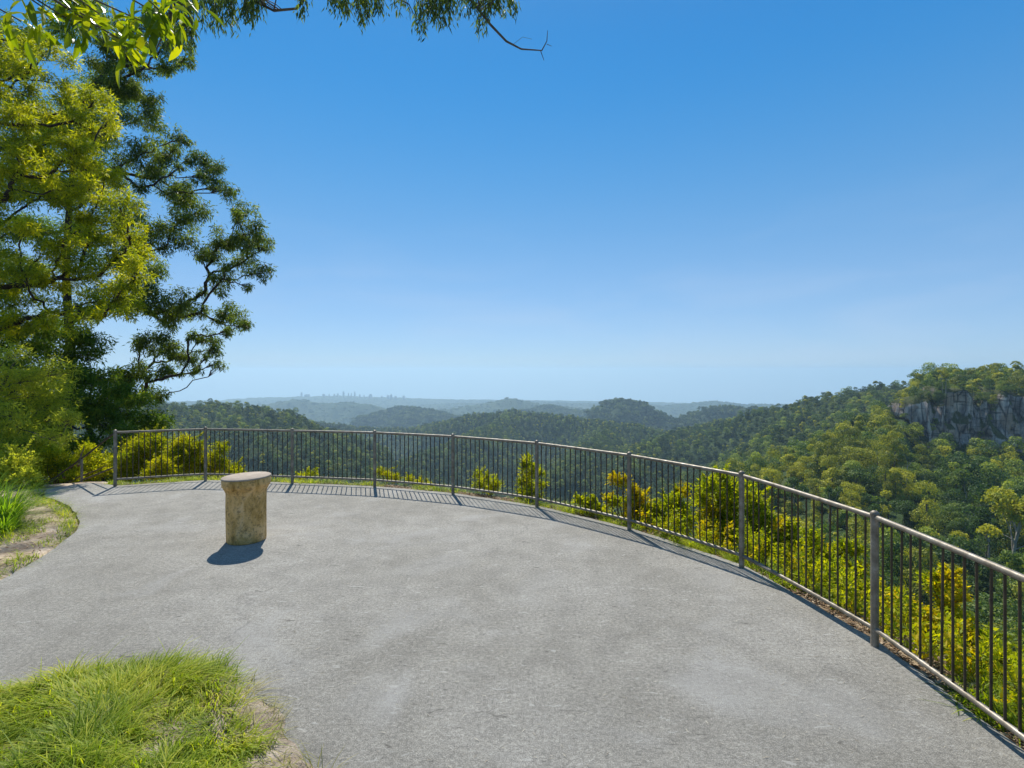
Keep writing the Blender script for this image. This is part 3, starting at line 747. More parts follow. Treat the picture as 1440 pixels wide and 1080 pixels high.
for k in range(60): hang(R.uniform(230, 275), R.uniform(-20, 40), 6.4+R.uniform(-.3, .3), R.uniform(20, 60), 16, 7)
br.tube(b3, [.03, .018, .012, .006, .003], 6)
part(tk, 'trunk', M['bark'], root, True); part(l1, 'limb', M['bark'], root, True); part(l2, 'limb', M['bark'], root, True); tag(part(br, 'twigs', M['bark'], root, True), kind='stuff'); part(lv, 'crown', M['leaf_gum'], root)

# broad-leaved branch in the top left corner
root = thing('broadleaf_tree', (-4.6, 1.2, tz(-4.6, 1.2)), 'broad glossy green leaves of a near tree hanging in the top left corner', 'tree')
tk = MB(); tk.tube([(-4.6, 1.2, root.location.z-.1), (-4.5, 1.5, 2.5), (-4.3, 2.0, 4.9)], [.1, .08, .05], 10)
br = MB(); lv = MB()
tips = [(60,10), (100,30), (140,20), (165,45), (200,30), (225,15), (255,5), (185,65), (30,30), (240,30), (120,5)]
for a, b in tips:
    Y = 3.4+R.uniform(-.25, .25); e = P(a, b, Y); br = MB(); br.tube(smooth_path((-4.3, 2.0, 4.9), e, .08, 8, .02), np.linspace(.02, .004, 8), 6); part(br, 'branch', M['bark'], root, True)
    n = 20; A = rnd_dirs(n); A[:, 2] -= .75; N = rnd_dirs(n); N[:, 2] += 1.2
    C = e+R.normal(size=(n, 3))*.055
    L = R.uniform(.09, .17, n)
    A = A/np.linalg.norm(A, axis=1)[:, None]; S = np.cross(A, N); S /= np.linalg.norm(S, axis=1)[:, None]; N2 = np.cross(S, A)
    W = L*.30; tn = R.random(n)
    prof = [(0, .05), (.25, .8), (.5, 1.), (.75, .7), (1., .02)]
    for (q0, w0), (q1, w1) in zip(prof[:-1], prof[1:]):
        for sg in (-1, 1):
            def pt(q, w): return C+A*(L*q)[:, None]+S*(sg*W*w*.5)[:, None]+N2*(W*w*.16 - L*.22*q*q)[:, None]
            def ct(q): return C+A*(L*q)[:, None]-N2*(L*.22*q*q)[:, None]
            Vv = np.stack([ct(q0), pt(q0, w0), pt(q1, w1), ct(q1)], 1).reshape(-1, 3)
            lv.add(Vv, np.arange(4*n).reshape(-1, 4), tn)
part(tk, 'trunk', M['bark'], root, True); part(lv, 'crown', M['leaf_broad'], root)

# shrubs
def shrub(name, label, base, clumps, leafm, per=700, L=.06, W=.02, droop=-.3, stem_r=.012, cat='shrub', group=None, gold=None, tuft=.28, sprays=9, shoots=2):
    base = np.array([base[0], base[1], tz(base[0], base[1])])
    root = thing(name, base, label, cat, group)
    st = MB(); lv = MB(); gv = MB()
    for i, c in enumerate(clumps):
        c3 = np.asarray(c[:3]); st.tube(smooth_path(base-np.array([0, 0, .05]), c3, .05, 6, .03), np.linspace(stem_r, .004, 6), 5, False)
        tgt = gv if (len(c) > 4 and c[4]) else lv
        clump(tgt, st, c3, c[3], int(per*(c[3]/.3)**2), L, W, droop, .85, sprays, .004, None, tuft)
        for k in range(shoots):
            e = c3+np.array([R.normal()*c[3]*.9, R.normal()*c[3]*.9, c[3]*R.uniform(.9, 1.9)]); pth = smooth_path(c3, e, .0, 5, .06)
            st.tube(pth, np.linspace(.004, .0015, 5), 4, False); m = int(46*c[3]/.12)
            qq = R.uniform(.25, 1, m); C = np.stack([np.interp(qq, np.linspace(0, 1, 5), pth[:, ii]) for ii in range(3)], 1)
            A = rnd_dirs(m); A[:, 2] += .35; tgt.leaves(C, A, rnd_dirs(m), L*R.uniform(.6, 1.25, m)*(1.15-.5*qq), W*1.1, np.clip(.25+R.random(m)*.6, 0, 1), .05)
    part(st, 'stem', M['stem'], root, True)
    if lv.n: part(lv, 'foliage', leafm, root)
    if gv.n: part(gv, 'golden_foliage', M['leaf_gold'], root)
    return root
def pc_(lst, Y, js=.25): return [tuple(P(a, b, yy))+(r*1.18*yy/F,)+tuple(rest) for a, b, r, *rest in lst for yy in [Y+R.uniform(-js, js)]]
def gbase(px, Y): return ((px-720)/F*Y, Y)
SH = [
 ('rounded olive shrub behind the first panel from the left end of the railing', 205, 12.6, [(200,632,16),(212,628,14),(222,634,14),(195,650,14),(215,652,15),(208,618,9)], 'leaf_shrub'),
 ('tall domed yellow-green shrub just left of the second railing post', 262, 12.3, [(262,624,11),(252,634,12),(273,634,12),(260,646,15),(247,652,12),(278,650,11),(266,662,13),(286,662,7)], 'leaf_shrub'),
 ('low yellow shrub in front of the domed shrubs behind the railing', 228, 11.6, [(222,652,9),(236,655,10),(225,664,10),(240,667,10),(212,668,9)], 'leaf_shrub'),
 ('lopsided yellow-green shrub just right of the second railing post', 308, 12.4, [(311,633,9),(306,644,8),(298,654,10),(314,656,10),(328,662,9),(302,668,10),(338,669,6)], 'leaf_shrub'),
 ('lime shrub between the handrail and the leftmost railing post', 140, 12.2, [(120,640,11),(138,648,11),(150,660,11),(112,660,10),(130,668,11),(172,650,12),(180,668,11)], 'leaf_lime'),
 ('pale lime shrub behind the strappy tussock at the left edge', 10, 9.6, [(-20,650,16),(0,665,16),(20,655,15),(35,672,14),(10,685,15),(45,690,11),(-25,680,16),(28,640,13)], 'leaf_grey'),
 ('shaded lime shrub at the left end of the platform beside the handrail', 88, 11.4, [(80,640,12),(95,655,12),(70,662,12),(100,672,10),(60,645,12),(50,670,14)], 'leaf_lime'),
]
for lab, px, Y, lst, mt in SH:
    shrub('shrub', lab, gbase(px, Y), pc_(lst, Y), M[mt], 3000, .06, .02, -.5, .014, group='shrubs behind the left end of the railing', tuft=.26)
SM = [
 ('small weed tuft behind the railing right of the pedestal', 436, 10.8, [(430,668,5),(440,666,5),(422,672,5)], 'leaf_lime'),
 ('low yellowish weeds right of the fourth railing post', 545, 10.3, [(535,664,6),(545,670,7),(556,674,6)], 'leaf_shrub'),
 ('broad low yellow weeds between the fourth and fifth railing posts', 590, 10.0, [(575,676,6),(590,680,6),(605,683,5)], 'leaf_shrub'),
 ('leafy yellow-green plant right of the fifth railing post', 682, 9.3, [(672,670,7),(685,676,8),(697,684,8),(676,686,8),(690,690,8)], 'leaf_lime'),
]
for lab, px, Y, lst, mt in SM:
    shrub('low_plant', lab, gbase(px, Y), pc_(lst, Y, .1), M[mt], 2200, .055, .016, -.5, .006, cat='plant', group='low plants along the middle of the railing', tuft=.3)
shrub('sapling', 'slender yellow-green sapling standing beside the sixth railing post', gbase(745, 9.0), pc_([(742,648,6),(736,657,6),(750,660,8),(741,668,8),(758,668,6),(733,680,6),(746,684,8),(762,684,6),(736,696,9),(754,698,9)], 9.0, .12), M['leaf_lime'], 2200, .06, .018, -.4, .010, cat='sapling', tuft=.3)
GB = [
 ('golden-leaved stems rising left of the seventh railing post', 878, 7.75, [(862,676,6,1),(873,679,7,1),(882,677,5,1),(855,705,6,1),(866,708,7,0)], .08),
 ('golden-orange bush behind the seventh railing post', 896, 7.6, [(893,695,9,1),(902,700,9,1),(884,708,8,0),(898,715,11,1),(912,720,9,0),(886,722,8,1),(905,732,9,0)], .1),
 ('mixed green and gold bush left of the tall yellow-green hedge plants', 945, 7.5, [(950,697,7,0),(960,694,7,1),(940,712,10,0),(925,722,9,0),(955,715,12,0),(965,735,14,0),(940,735,12,0),(922,738,9,0)], .12),
 ('tall dense yellow-green bush left of the eighth railing post', 1010, 7.0, [(1000,685,12,0),(1015,680,12,0),(1028,688,12,0),(990,705,12,0),(1010,705,14,0),(1028,712,13,0),(995,728,13,1),(1015,735,13,0),(1000,752,13,0),(1030,735,12,0),(1022,758,13,0)], .15),
 ('feathery yellow-green bush right of the eighth railing post', 1068, 6.6, [(1056,700,14,0),(1066,722,14,0),(1060,748,15,0),(1078,745,12,0),(1085,765,14,0),(1062,775,15,0)], .1),
 ('gold-topped bush midway between the eighth and ninth railing posts', 1105, 6.3, [(1098,742,9,1),(1110,746,9,0),(1095,765,13,0),(1115,770,13,0),(1105,790,15,0),(1122,800,13,0),(1085,790,12,0)], .1),
 ('broad golden bush left of the ninth railing post', 1170, 5.9, [(1142,762,10,0),(1150,775,10,1),(1185,772,10,0),(1202,778,9,0),(1160,800,16,0),(1185,805,14,0),(1145,805,13,0),(1170,825,16,0),(1205,810,10,1)], .1),
 ('lime bush behind the ninth railing post', 1225, 5.5, [(1212,835,13,0),(1235,838,13,0),(1250,850,12,0),(1200,850,12,0),(1225,862,16,0)], .08),
 ('golden drooping bush right of the ninth railing post', 1325, 5.0, [(1312,822,13,0),(1330,818,13,1),(1345,832,10,1),(1335,852,11,1),(1345,880,14,0),(1320,885,12,0),(1305,868,10,1),(1340,905,15,0),(1310,905,13,0)], .1),
 ('low lime bush on the bank at the right edge of the view', 1405, 4.4, [(1405,935,18,0),(1425,945,16,0),(1385,935,13,0),(1415,965,20,0),(1440,975,20,0),(1395,960,16,0),(1455,940,16,0)], .1),
 ('low green-gold bush at the foot of the tall hedge plants by the eighth post', 1085, 6.2, [(1075,775,13,0),(1095,790,14,0),(1060,768,11,0),(1110,805,12,0),(1088,800,11,0)], .08),
 ('low lime bush at the foot of the broad golden bush', 1195, 5.5, [(1170,835,13,0),(1190,845,14,0),(1205,860,13,0),(1150,822,12,0),(1180,825,10,0)], .08),
 ('yellow-green bush filling the gap between the drooping golden bush and the right edge', 1375, 4.7, [(1360,905,15,0),(1378,915,14,0),(1392,905,10,0),(1365,925,14,0),(1355,890,9,1)], .08),
 ('small yellow bush on the bank left of the seventh railing post', 830, 7.9, [(815,705,6,0),(828,712,7,0),(842,718,7,0),(835,706,5,0)], .06),
 ('sparse green bush low behind the right railing panel', 1270, 5.2, [(1265,860,10,0),(1280,872,12,0),(1290,890,12,0),(1272,892,10,0)], .08),
]
for lab, px, Y, lst, js in GB:
    shrub('golden_shrub', lab, gbase(px, Y), pc_(lst, Y, js), M['leaf_bush'], 2300, .055, .022, -.3, .010, group='yellow bushes along the right railing', tuft=.26, sprays=13, shoots=5)

# leafy low undergrowth on the bank
tt = R.uniform(5.3, NP_-1.2, 310); off = np.abs(R.normal(size=len(tt)))*.45+.22; mb = MB(); sm = MB()
for t_, o_ in zip(tt, off):
    p0 = fence_pt(t_)+fence_out(t_)*o_; p0[2] = tz(p0[0], p0[1])-.02; hh = R.uniform(.12, .42)*(1.1 if t_ > 6.2 else .7)
    e = p0+np.array([R.normal()*.09, R.normal()*.09, hh]); pth = smooth_path(p0, e, .05, 5, .05); sm.tube(pth, np.linspace(.004, .0015, 5), 4, False)
    mb.cur = int(R.random() < .28)
    m = int(62*hh/.3); qq = R.uniform(.15, 1, m); C = np.stack([np.interp(qq, np.linspace(0, 1, 5), pth[:, ii]) for ii in range(3)], 1)+R.normal(size=(m, 3))*.022
    A = rnd_dirs(m); A[:, 2] += .3; mb.leaves(C, A, rnd_dirs(m), R.uniform(.03, .075, m), R.uniform(.012, .026, m), np.clip(R.random()*.5+R.random(m)*.5, 0, 1), .06)
tag(mb.build('undergrowth', [M['leaf_bush'], M['leaf_gold']]), 'loose leafy yellow-green undergrowth along the bank behind the right railing', None, None, 'stuff')
sob = sm.build('undergrowth_stems', M['stem']); tag(sob, 'thin brown stems of the undergrowth on the bank', None, None, 'stuff')
# strappy tussock at the left edge
tb = np.array([*G(12, 742)[:2], 0]); tb[2] = tz(tb[0], tb[1])
root = thing('strappy_tussock', tb, 'large arching strap-leaved green tussock on the left verge', 'tussock')
mb = MB()
for cx, cy, n, L in ((-.1, .05, 420, .8), (-.6, .25, 380, .95), (.2, -.3, 200, .5), (-.5, -.6, 240, .6)):
    a = R.uniform(0, 2*np.pi, n); t = np.abs(R.normal(size=n))*.42
    B = np.stack([tb[0]+cx+np.cos(a)*R.random(n)*.14, tb[1]+cy+np.sin(a)*R.random(n)*.14, np.full(n, tb[2]-.02)], 1)
    A = np.stack([np.cos(a)*np.sin(t), np.sin(a)*np.sin(t), np.cos(t)], 1)
    mb.blades(B, A, L*R.uniform(.55, 1.1, n), R.uniform(.009, .016, n), R.uniform(.25, .9, n), 6)
part(mb, 'blades', M['leaf_strap'], root)
# fallen dead branch
db = thing('fallen_branch', P(70, 690, 11.0), 'bare brown dead branch leaning beside the stair handrail', 'branch')
mb = MB()
for a, b in (((60,690),(122,640)), ((78,692),(150,655)), ((90,672),(70,640)), ((110,655),(118,628))):
    mb.tube(smooth_path(P(*a, 11.1), P(*b, 11.5), .05, 7, .03), np.linspace(.03, .01, 7), 6)
part(mb, 'limbs', M['stem'], db, True)

# ------------------------------------------------------------------ cliff
cp = [(1280,362),(1287,353),(1294,347),(1300,349),(1330,344),(1360,347),(1395,342),(1440,345),(1500,342),(1600,345),(1800,350)]
pl = np.array([[ (a-720)/F*Y, Y] for a, Y in cp])
sl = np.concatenate([[0], np.cumsum(np.hypot(*np.diff(pl, axis=0).T))]); q = np.arange(0, sl[-1], .7)
CX = np.interp(q, sl, pl[:, 0]); CY = np.interp(q, sl, pl[:, 1])
d = np.stack([np.gradient(CX), np.gradient(CY)], 1); d /= np.hypot(*d.T)[:, None]
nrm = np.stack([d[:, 1], -d[:, 0]], 1)
h = np.linspace(0, 1, 46)
QQ, HH = np.meshgrid(q, h, indexing='ij')
col = (fbm(QQ/13, HH*.7, 3, 71, True)-.5)*30 + (fbm(QQ/3.2, HH*1.5, 3, 72, True)-.5)*4.5 + (fbm(QQ/2, HH*9, 3, 73)-.5)*1.8
gap = np.clip((fbm(QQ/16, HH*.25, 2, 74)-.5)*5, -1, 1)*3.0
top = np.interp(q, [0, 14, 21, 60, 90, 400], [-44, -38, -13, -11, -12, -12]) + (fbm(q/8, q*0, 3, 75)-.5)*16*np.clip((q-16)/10, 0, 1)
bot = np.interp(q, [0, 40, 400], [-56, -58, -60])
ZZ = bot[:, None]+(top-bot)[:, None]*HH
OUT = col+gap - HH*7.5 - 14*np.clip((HH-.94)/.06, 0, 1)
VX = CX[:, None]+nrm[:, :1]*OUT; VY = CY[:, None]+nrm[:, 1:]*OUT
ZZ = ZZ+(HH > .93)*(fbm(VX/3.5, VY/3.5, 3, 97)-.5)*5
nq, nh = QQ.shape; I, J = np.meshgrid(np.arange(nq-1), np.arange(nh-1), indexing='ij'); a = I*nh+J
mb = MB(); mb.add(np.stack([VX, VY, ZZ], -1).reshape(-1, 3), np.stack([a, a+nh, a+nh+1, a+1], -1).reshape(-1, 4))
tag(mb.build('cliff', M['rock'], None, True), 'grey and rust columnar rock cliff under the wooded hilltop', None, None, 'structure')

# ------------------------------------------------------------------ forest trees
def crown_mb(nface, size, lobes, hgt, wid, low=.25, seed=0, jit=.55):
    g = np.random.default_rng(seed); mb = MB()
    C = []; 
    for i in range(lobes):
        a = g.uniform(0, 2*np.pi); zz = g.uniform(low, 1.0); rad_ = wid*math.sqrt(max(.04, 1-((zz-.45)/.62)**2))*g.uniform(.25, .75)
        C.append((math.cos(a)*rad_, math.sin(a)*rad_, zz*hgt*.8, wid*g.uniform(.22, .5)))
    C = np.array(C); w = C[:, 3]**2; idx = g.choice(lobes, nface, p=w/w.sum())
    d = g.normal(size=(nface, 3)); d /= np.linalg.norm(d, axis=1)[:, None]; d[:, 2] = np.where(d[:, 2] < -.35, -d[:, 2], d[:, 2])
    P_ = C[idx, :3]+d*C[idx, 3:4]*np.array([1, 1, .85])*(1+.16*g.normal(size=(nface, 1)))
    inside = np.zeros(nface, bool)
    for c in C: inside |= np.linalg.norm((P_-c[:3])/np.array([1, 1, .85]), axis=1) < c[3]*.80
    P_, d, idx = P_[~inside], d[~inside], idx[~inside]; n = len(P_)
    N = d+g.normal(size=(n, 3))*jit; A = g.normal(size=(n, 3))
    A -= N*(np.sum(A*N, 1)/np.sum(N*N, 1))[:, None]
    base = g.random(lobes)
    L = size*g.uniform(.6, 1.4, n)
    A = A/np.linalg.norm(A, axis=1)[:, None]
    mb.leaves(P_-A*(L*.42)[:, None], A, N, L, L*.75, np.clip(base[idx]*.6+g.random(n)*.4, 0, 1), .08)
    return mb
def emergent(seed, nface, size, hgt, wid, lobes):
    g = np.random.default_rng(seed); cr = MB(); tr = MB()
    tp = np.array([(0, 0, -3), (g.normal()*.4, g.normal()*.4, hgt*.4), (g.normal()*.9, g.normal()*.9, hgt*.75)]); tr.tube(tp, [.42, .3, .18], 7)
    for i in range(lobes):
        a = i*2.4+g.normal()*.4; zz = g.uniform(.62, 1.0); rr_ = wid*g.uniform(.3, 1.)*(1.25-.6*zz); c = np.array([math.cos(a)*rr_, math.sin(a)*rr_, hgt*zz]); r = g.uniform(1.1, 2.3)
        st = tp[1]+(tp[2]-tp[1])*g.uniform(.2, 1.); tr.tube([st, (st+c)/2+np.array([0, 0, .6]), c], [.13, .09, .05], 5)
        n = int(nface*r*r/12); d = g.normal(size=(n, 3)); d /= np.linalg.norm(d, axis=1)[:, None]; d[:, 2] = np.where(d[:, 2] < -.2, -d[:, 2], d[:, 2])
        Pp = c+d*r*np.array([1.1, 1.1, .9])*g.uniform(.55, 1.1, (n, 1)); A = g.normal(size=(n, 3)); L = size*g.uniform(.6, 1.4, n)
        cr.leaves(Pp, A, d+g.normal(size=(n, 3))*.7, L, L*.7, np.clip(g.random()*.5+g.random(n)*.5, 0, 1), .08)
    return cr, tr
VAR = []   # (crown mesh, trunk mesh, height)
specs = [(11, 16, 6.0, .1), (14, 18, 7.0, .1), (9, 14, 5.2, .05), (16, 21, 6.2, .0), (12, 14, 7.8, .2), (10, 18, 4.2, -.1), (18, 19, 8.2, .1), (11, 15, 5.0, .1)]
for i, (lb, hg, wd, lw) in enumerate(specs):
    cm = crown_mb(5200, .50, lb, hg, wd, lw, 100+i).mesh('tree_crown', M['forest_ylw'] if i in (1, 3, 5, 7) else M['forest'])
    tm = MB().tube([(0, 0, -3), (.15, .1, hg*.3), (-.1, .2, hg*.62)], [.45, .32, .16], 7).mesh('tree_trunk', M['bark'], True)
    VAR.append((cm, tm, hg))
for sd, hg, wd, lb in ((901, 20, 5.5, 9), (902, 24, 6.5, 12), (903, 17, 6.0, 8)):
    cr, tr = emergent(sd, 1500, .55, hg, wd, lb)
    VAR.append((cr.mesh('gum_crown', M['forest_ylw'] if sd == 902 else M['forest']), tr.mesh('gum_trunk', M['bark_pale'], True), hg))
tr = MB(); tr.tube([(0, 0, -3), (.2, .1, 8), (-.2, .3, 15)], [.35, .22, .07], 7)
for a, z0 in ((.4, 7.), (2.3, 9.), (4.1, 10.5), (5.5, 12.)): tr.tube([(.1, .1, z0), (math.cos(a)*1.6, math.sin(a)*1.6, z0+2), (math.cos(a)*2.6, math.sin(a)*2.6, z0+4.2)], [.13, .08, .03], 5)
STAG = tr.mesh('bare_trunk', M['bark_pale'], True)
LOW = bpy.data.collections.new('forest_kinds'); LOWM = bpy.data.collections.new('valley_forest_kinds')
for i, (lb, hg, wd, lw) in enumerate(specs):
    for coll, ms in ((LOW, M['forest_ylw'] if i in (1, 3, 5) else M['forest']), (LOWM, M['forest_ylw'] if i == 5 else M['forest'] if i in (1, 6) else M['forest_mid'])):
        coll.objects.link(bpy.data.objects.new('forest_crown', crown_mb(1500, .95, lb, hg, wd, lw, 200+i).mesh('forest_crown', ms)))
FARC = bpy.data.collections.new('far_forest_kinds')
for i in range(4):
    g = np.random.default_rng(300+i); mb = MB()
    for k in range(10):
        c = crown_mb(130, 2.6, 5, g.uniform(10, 15), g.uniform(5, 8), .1, 400+i*10+k, .4)
        mb.add(np.concatenate(c.v)+np.array([g.uniform(-15, 15), g.uniform(-15, 15), -1]), np.concatenate(c.f), np.concatenate(c.tint))
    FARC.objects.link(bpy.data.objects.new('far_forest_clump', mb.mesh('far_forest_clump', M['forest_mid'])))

def cand(r0, r1, step, px0=-1100, px1=2900):
    n = int((r1-r0)/step); out = []
    t0, t1 = math.atan((px0-720)/F), math.atan((px1-720)/F)
    for r in np.arange(r0, r1, step):
        m = max(2, int(r*(t1-t0)/step)); th = np.linspace(t0, t1, m)+R.normal(size=m)*.35*step/r
        q = r+R.normal(size=m)*.35*step
        out.append(np.stack([np.sin(th)*q, np.cos(th)*q], 1))
    return np.concatenate(out)
near = cand(76, 700, 9.6); zz = terrain(near[:, 0], near[:, 1])
cz = np.hypot(near[:, 0], near[:, 1])
pxn = 720+F*near[:, 0]/near[:, 1]; pyn = 522-F*(zz+12-H)/near[:, 1]
k = seen(near[:, 0], near[:, 1], zz, 14, .012)
# leave the cliff face clear
dcl = np.min(np.hypot(near[:, 0][:, None]-CX[None, ::6], near[:, 1][:, None]-CY[None, ::6]), 1)
front_side = near[:, 1] < 346
k &= ~((pxn > 1268) & (dcl < 9) & front_side) & ~((pxn > 1262) & (dcl < 7))
near, zz, cz, pxn, pyn = near[k], zz[k], cz[k], pxn[k], pyn[k]
lipq = np.concatenate([np.arange(9, nq*.7-2, 1.6), np.arange(19, nq*.7-2, 6.1)]); nlip = len(np.arange(9, nq*.7-2, 1.6))
lip = []
for n_q, qq in enumerate(lipq):
    k_ = min(int((qq+R.uniform(-1.5, 1.5))/.7), nq-1); o_ = -R.uniform(2, 14); jh = 43
    if n_q >= nlip: jh = int(R.integers(12, 38))     # shrubs rooted on ledges of the face
    ba = np.array([VX[k_, jh], VY[k_, jh], ZZ[k_, jh]])
    if n_q < nlip: ba = np.array([CX[k_]+nrm[k_, 0]*o_, CY[k_]+nrm[k_, 1]*o_, top[k_]-.8])
    lip.append((ba[0], ba[1], ba[2]))
lip = np.array(lip)
near = np.concatenate([near, lip[:, :2]]); zz = np.concatenate([zz, lip[:, 2]])
cz = np.hypot(near[:, 0], near[:, 1]); pxn = 720+F*near[:, 0]/near[:, 1]; pyn = 522-F*(zz+12-H)/near[:, 1]
onlip = np.arange(len(near)) >= len(near)-len(lip)
inv = (pxn > -40) & (pxn < 1480) & (pyn > 480) & (pyn < 1010) & ((cz > 125))
tb_ = terrain
# hidden behind the platform or the left shrubs: not individuals
edge_y = np.interp(pxn, [0, 160, 420, 640, 760, 890, 1050, 1240, 1440], [560, 610, 672, 690, 706, 738, 790, 895, 1030])
inv &= (pyn < edge_y) & (pxn > 235)
order = np.where(inv)[0][np.argsort(np.where(onlip, 0, cz)[inv])]
solo = order[:300]; rest = np.setdiff1d(np.where(~onlip)[0], solo); rest = rest[cz[rest] > 78]
def scale_of(n): return R.uniform(.62, 1.18, n)
def clifftop(i): return (pxn[i] > 1285) & (cz[i] > 352)
protos = {}
KIND = ['round dark green', 'round olive', 'compact dark green', 'tall olive', 'wide dark green', 'narrow olive', 'big dark green', 'small olive', 'open-crowned green', 'tall open-crowned olive', 'spreading open-crowned green']
def zone(i):
    if len(near)-i <= len(lipq)-nlip: return 'small rainforest tree clinging to a ledge of the rock cliff'
    if onlip[i] or (pxn[i] > 1285 and near[i, 1] > 352): return 'rainforest tree on the hilltop above the rock cliff'
    if pxn[i] > 1265 and near[i, 1] > 250: return 'rainforest tree on the slope at the foot of the rock cliff'
    if pxn[i] > 1030: return 'rainforest tree on the lower right slope beyond the railing'
    if pxn[i] > 620: return 'rainforest tree deep in the valley behind the middle of the railing'
    return 'rainforest tree deep in the valley behind the left part of the railing'
for i in solo:
    v = int(R.integers(8, 11)) if R.random() < .2 else int(R.integers(0, 8))
    if R.random() < .65: v = int(R.choice([1, 3, 5, 7])) if (pxn[i] < 1270 and near[i, 1] > 190) else int(R.choice([0, 2, 4, 6]))
    cm, tm, hg = VAR[v]; s_ = float(np.clip(R.lognormal(-.12, .28), .5, 1.5))*(.26 if len(near)-i <= len(lipq)-nlip else .42 if onlip[i] else .5 if (pxn[i] > 1285 and near[i, 1] > 350) else 1.)
    lab = KIND[v]+' '+zone(i)
    if v not in protos:
        t = bpy.data.objects.new('rainforest_tree', None); c = bpy.data.objects.new('crown', cm); u = bpy.data.objects.new('trunk', tm)
        protos[v] = (t, c, u)
    else:
        t, c, u = (o.copy() for o in protos[v])
    for o in (t, c, u): COL.objects.link(o)
    c.parent = t; u.parent = t
    t.location = (near[i, 0], near[i, 1], zz[i]-1.5); t.rotation_euler = (0, 0, float(R.uniform(0, 6.28))); t.scale = (s_, s_, s_*float(R.uniform(.8, 1.35)))
    tag(t, lab, 'tree', 'rainforest trees on the valley slopes')

for n_ in range(9):
    i = int(rest[R.integers(0, len(rest))]) if n_ > 5 else int(solo[R.integers(len(lipq), 299)])
    o = bpy.data.objects.new('dead_tree', STAG); COL.objects.link(o); o.location = (near[i, 0]+4, near[i, 1]-3, zz[i]-1); s_ = float(R.uniform(.8, 1.15)); o.scale = (s_, s_, s_); o.rotation_euler = (.06, .05, float(R.uniform(0, 6)))
    tag(o, 'bare pale dead tree standing among the green rainforest crowns', 'tree', 'dead trees in the rainforest')
def forest_obj(name, pts, coll, smin, smax, label, nvar):
    me = bpy.data.meshes.new(name); me.vertices.add(len(pts)); me.vertices.foreach_set('co', pts.ravel().astype(np.float32))
    n = len(pts)
    for nm, typ, arr in (('scl', 'FLOAT', R.uniform(smin, smax, n)), ('rot', 'FLOAT', R.uniform(0, 6.28, n))):
        me.attributes.new(nm, typ, 'POINT').data.foreach_set('value', arr.astype(np.float32))
    at = me.attributes.new('kind_i', 'INT', 'POINT'); at.data.foreach_set('value', R.integers(0, nvar, n).astype(np.int32))
    o = bpy.data.objects.new(name, me); COL.objects.link(o)
    ng = bpy.data.node_groups.new(name+'_scatter', 'GeometryNodeTree')
    ng.interface.new_socket('Geometry', in_out='INPUT', socket_type='NodeSocketGeometry'); ng.interface.new_socket('Geometry', in_out='OUTPUT', socket_type='NodeSocketGeometry')
    N = ng.nodes.new; gi, go = N('NodeGroupInput'), N('NodeGroupOutput'); ip = N('GeometryNodeInstanceOnPoints'); ci = N('GeometryNodeCollectionInfo')
    ci.inputs['Collection'].default_value = coll; ci.inputs['Separate Children'].default_value = True; ci.inputs['Reset Children'].default_value = True
    ip.inputs['Pick Instance'].default_value = True
    def attr(nm, typ):
        a = N('GeometryNodeInputNamedAttribute'); a.data_type = typ; a.inputs['Name'].default_value = nm
        return next(s for s in a.outputs if s.enabled and s.name == 'Attribute')
    cx = N('ShaderNodeCombineXYZ'); lk = ng.links.new
    lk(attr('rot', 'FLOAT'), cx.inputs[2]); lk(cx.outputs[0], ip.inputs['Rotation'])
    lk(attr('scl', 'FLOAT'), ip.inputs['Scale']); lk(attr('kind_i', 'INT'), ip.inputs['Instance Index'])
    lk(gi.outputs[0], ip.inputs['Points']); lk(ci.outputs[0], ip.inputs['Instance']); lk(ip.outputs[0], go.inputs[0])
    md = o.modifiers.new('scatter', 'NODES'); md.node_group = ng
    return tag(o, label, None, None, 'stuff')
pts = np.stack([near[rest, 0], near[rest, 1], zz[rest]-1.5], 1)
mid = cand(700, 1900, 9.0); mz = terrain(mid[:, 0], mid[:, 1]); k = seen(mid[:, 0], mid[:, 1], mz, 14, .004)
nearright = (pts[:, 0] > .42*pts[:, 1]) & (pts[:, 1] < 480)
pm = np.concatenate([pts[~nearright], np.stack([mid[k, 0], mid[k, 1], mz[k]-2], 1)])
forest_obj('forest', pts[nearright], LOW, .5, .9, 'sunlit rainforest filling the right slope between the larger trees', 8)
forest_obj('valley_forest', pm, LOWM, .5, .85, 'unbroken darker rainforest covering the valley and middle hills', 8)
far = cand(1900, 4300, 24); mz = terrain(far[:, 0], far[:, 1]); k = seen(far[:, 0], far[:, 1], mz, 14, .002)
f1 = np.stack([far[k, 0], far[k, 1], mz[k]-3], 1)
far = cand(4300, 9500, 60); mz = terrain(far[:, 0], far[:, 1]); k = seen(far[:, 0], far[:, 1], mz, 10, .001)
f2 = np.stack([far[k, 0], far[k, 1], mz[k]-5], 1)
forest_obj('far_forest', np.concatenate([f1, f2]), FARC, .8, 1.3, 'hazy far forest covering the distant ridges', 4)
print('FOREST', len(solo), len(pts), len(f1), len(f2), 'solo range', cz[solo].min(), cz[solo].max())

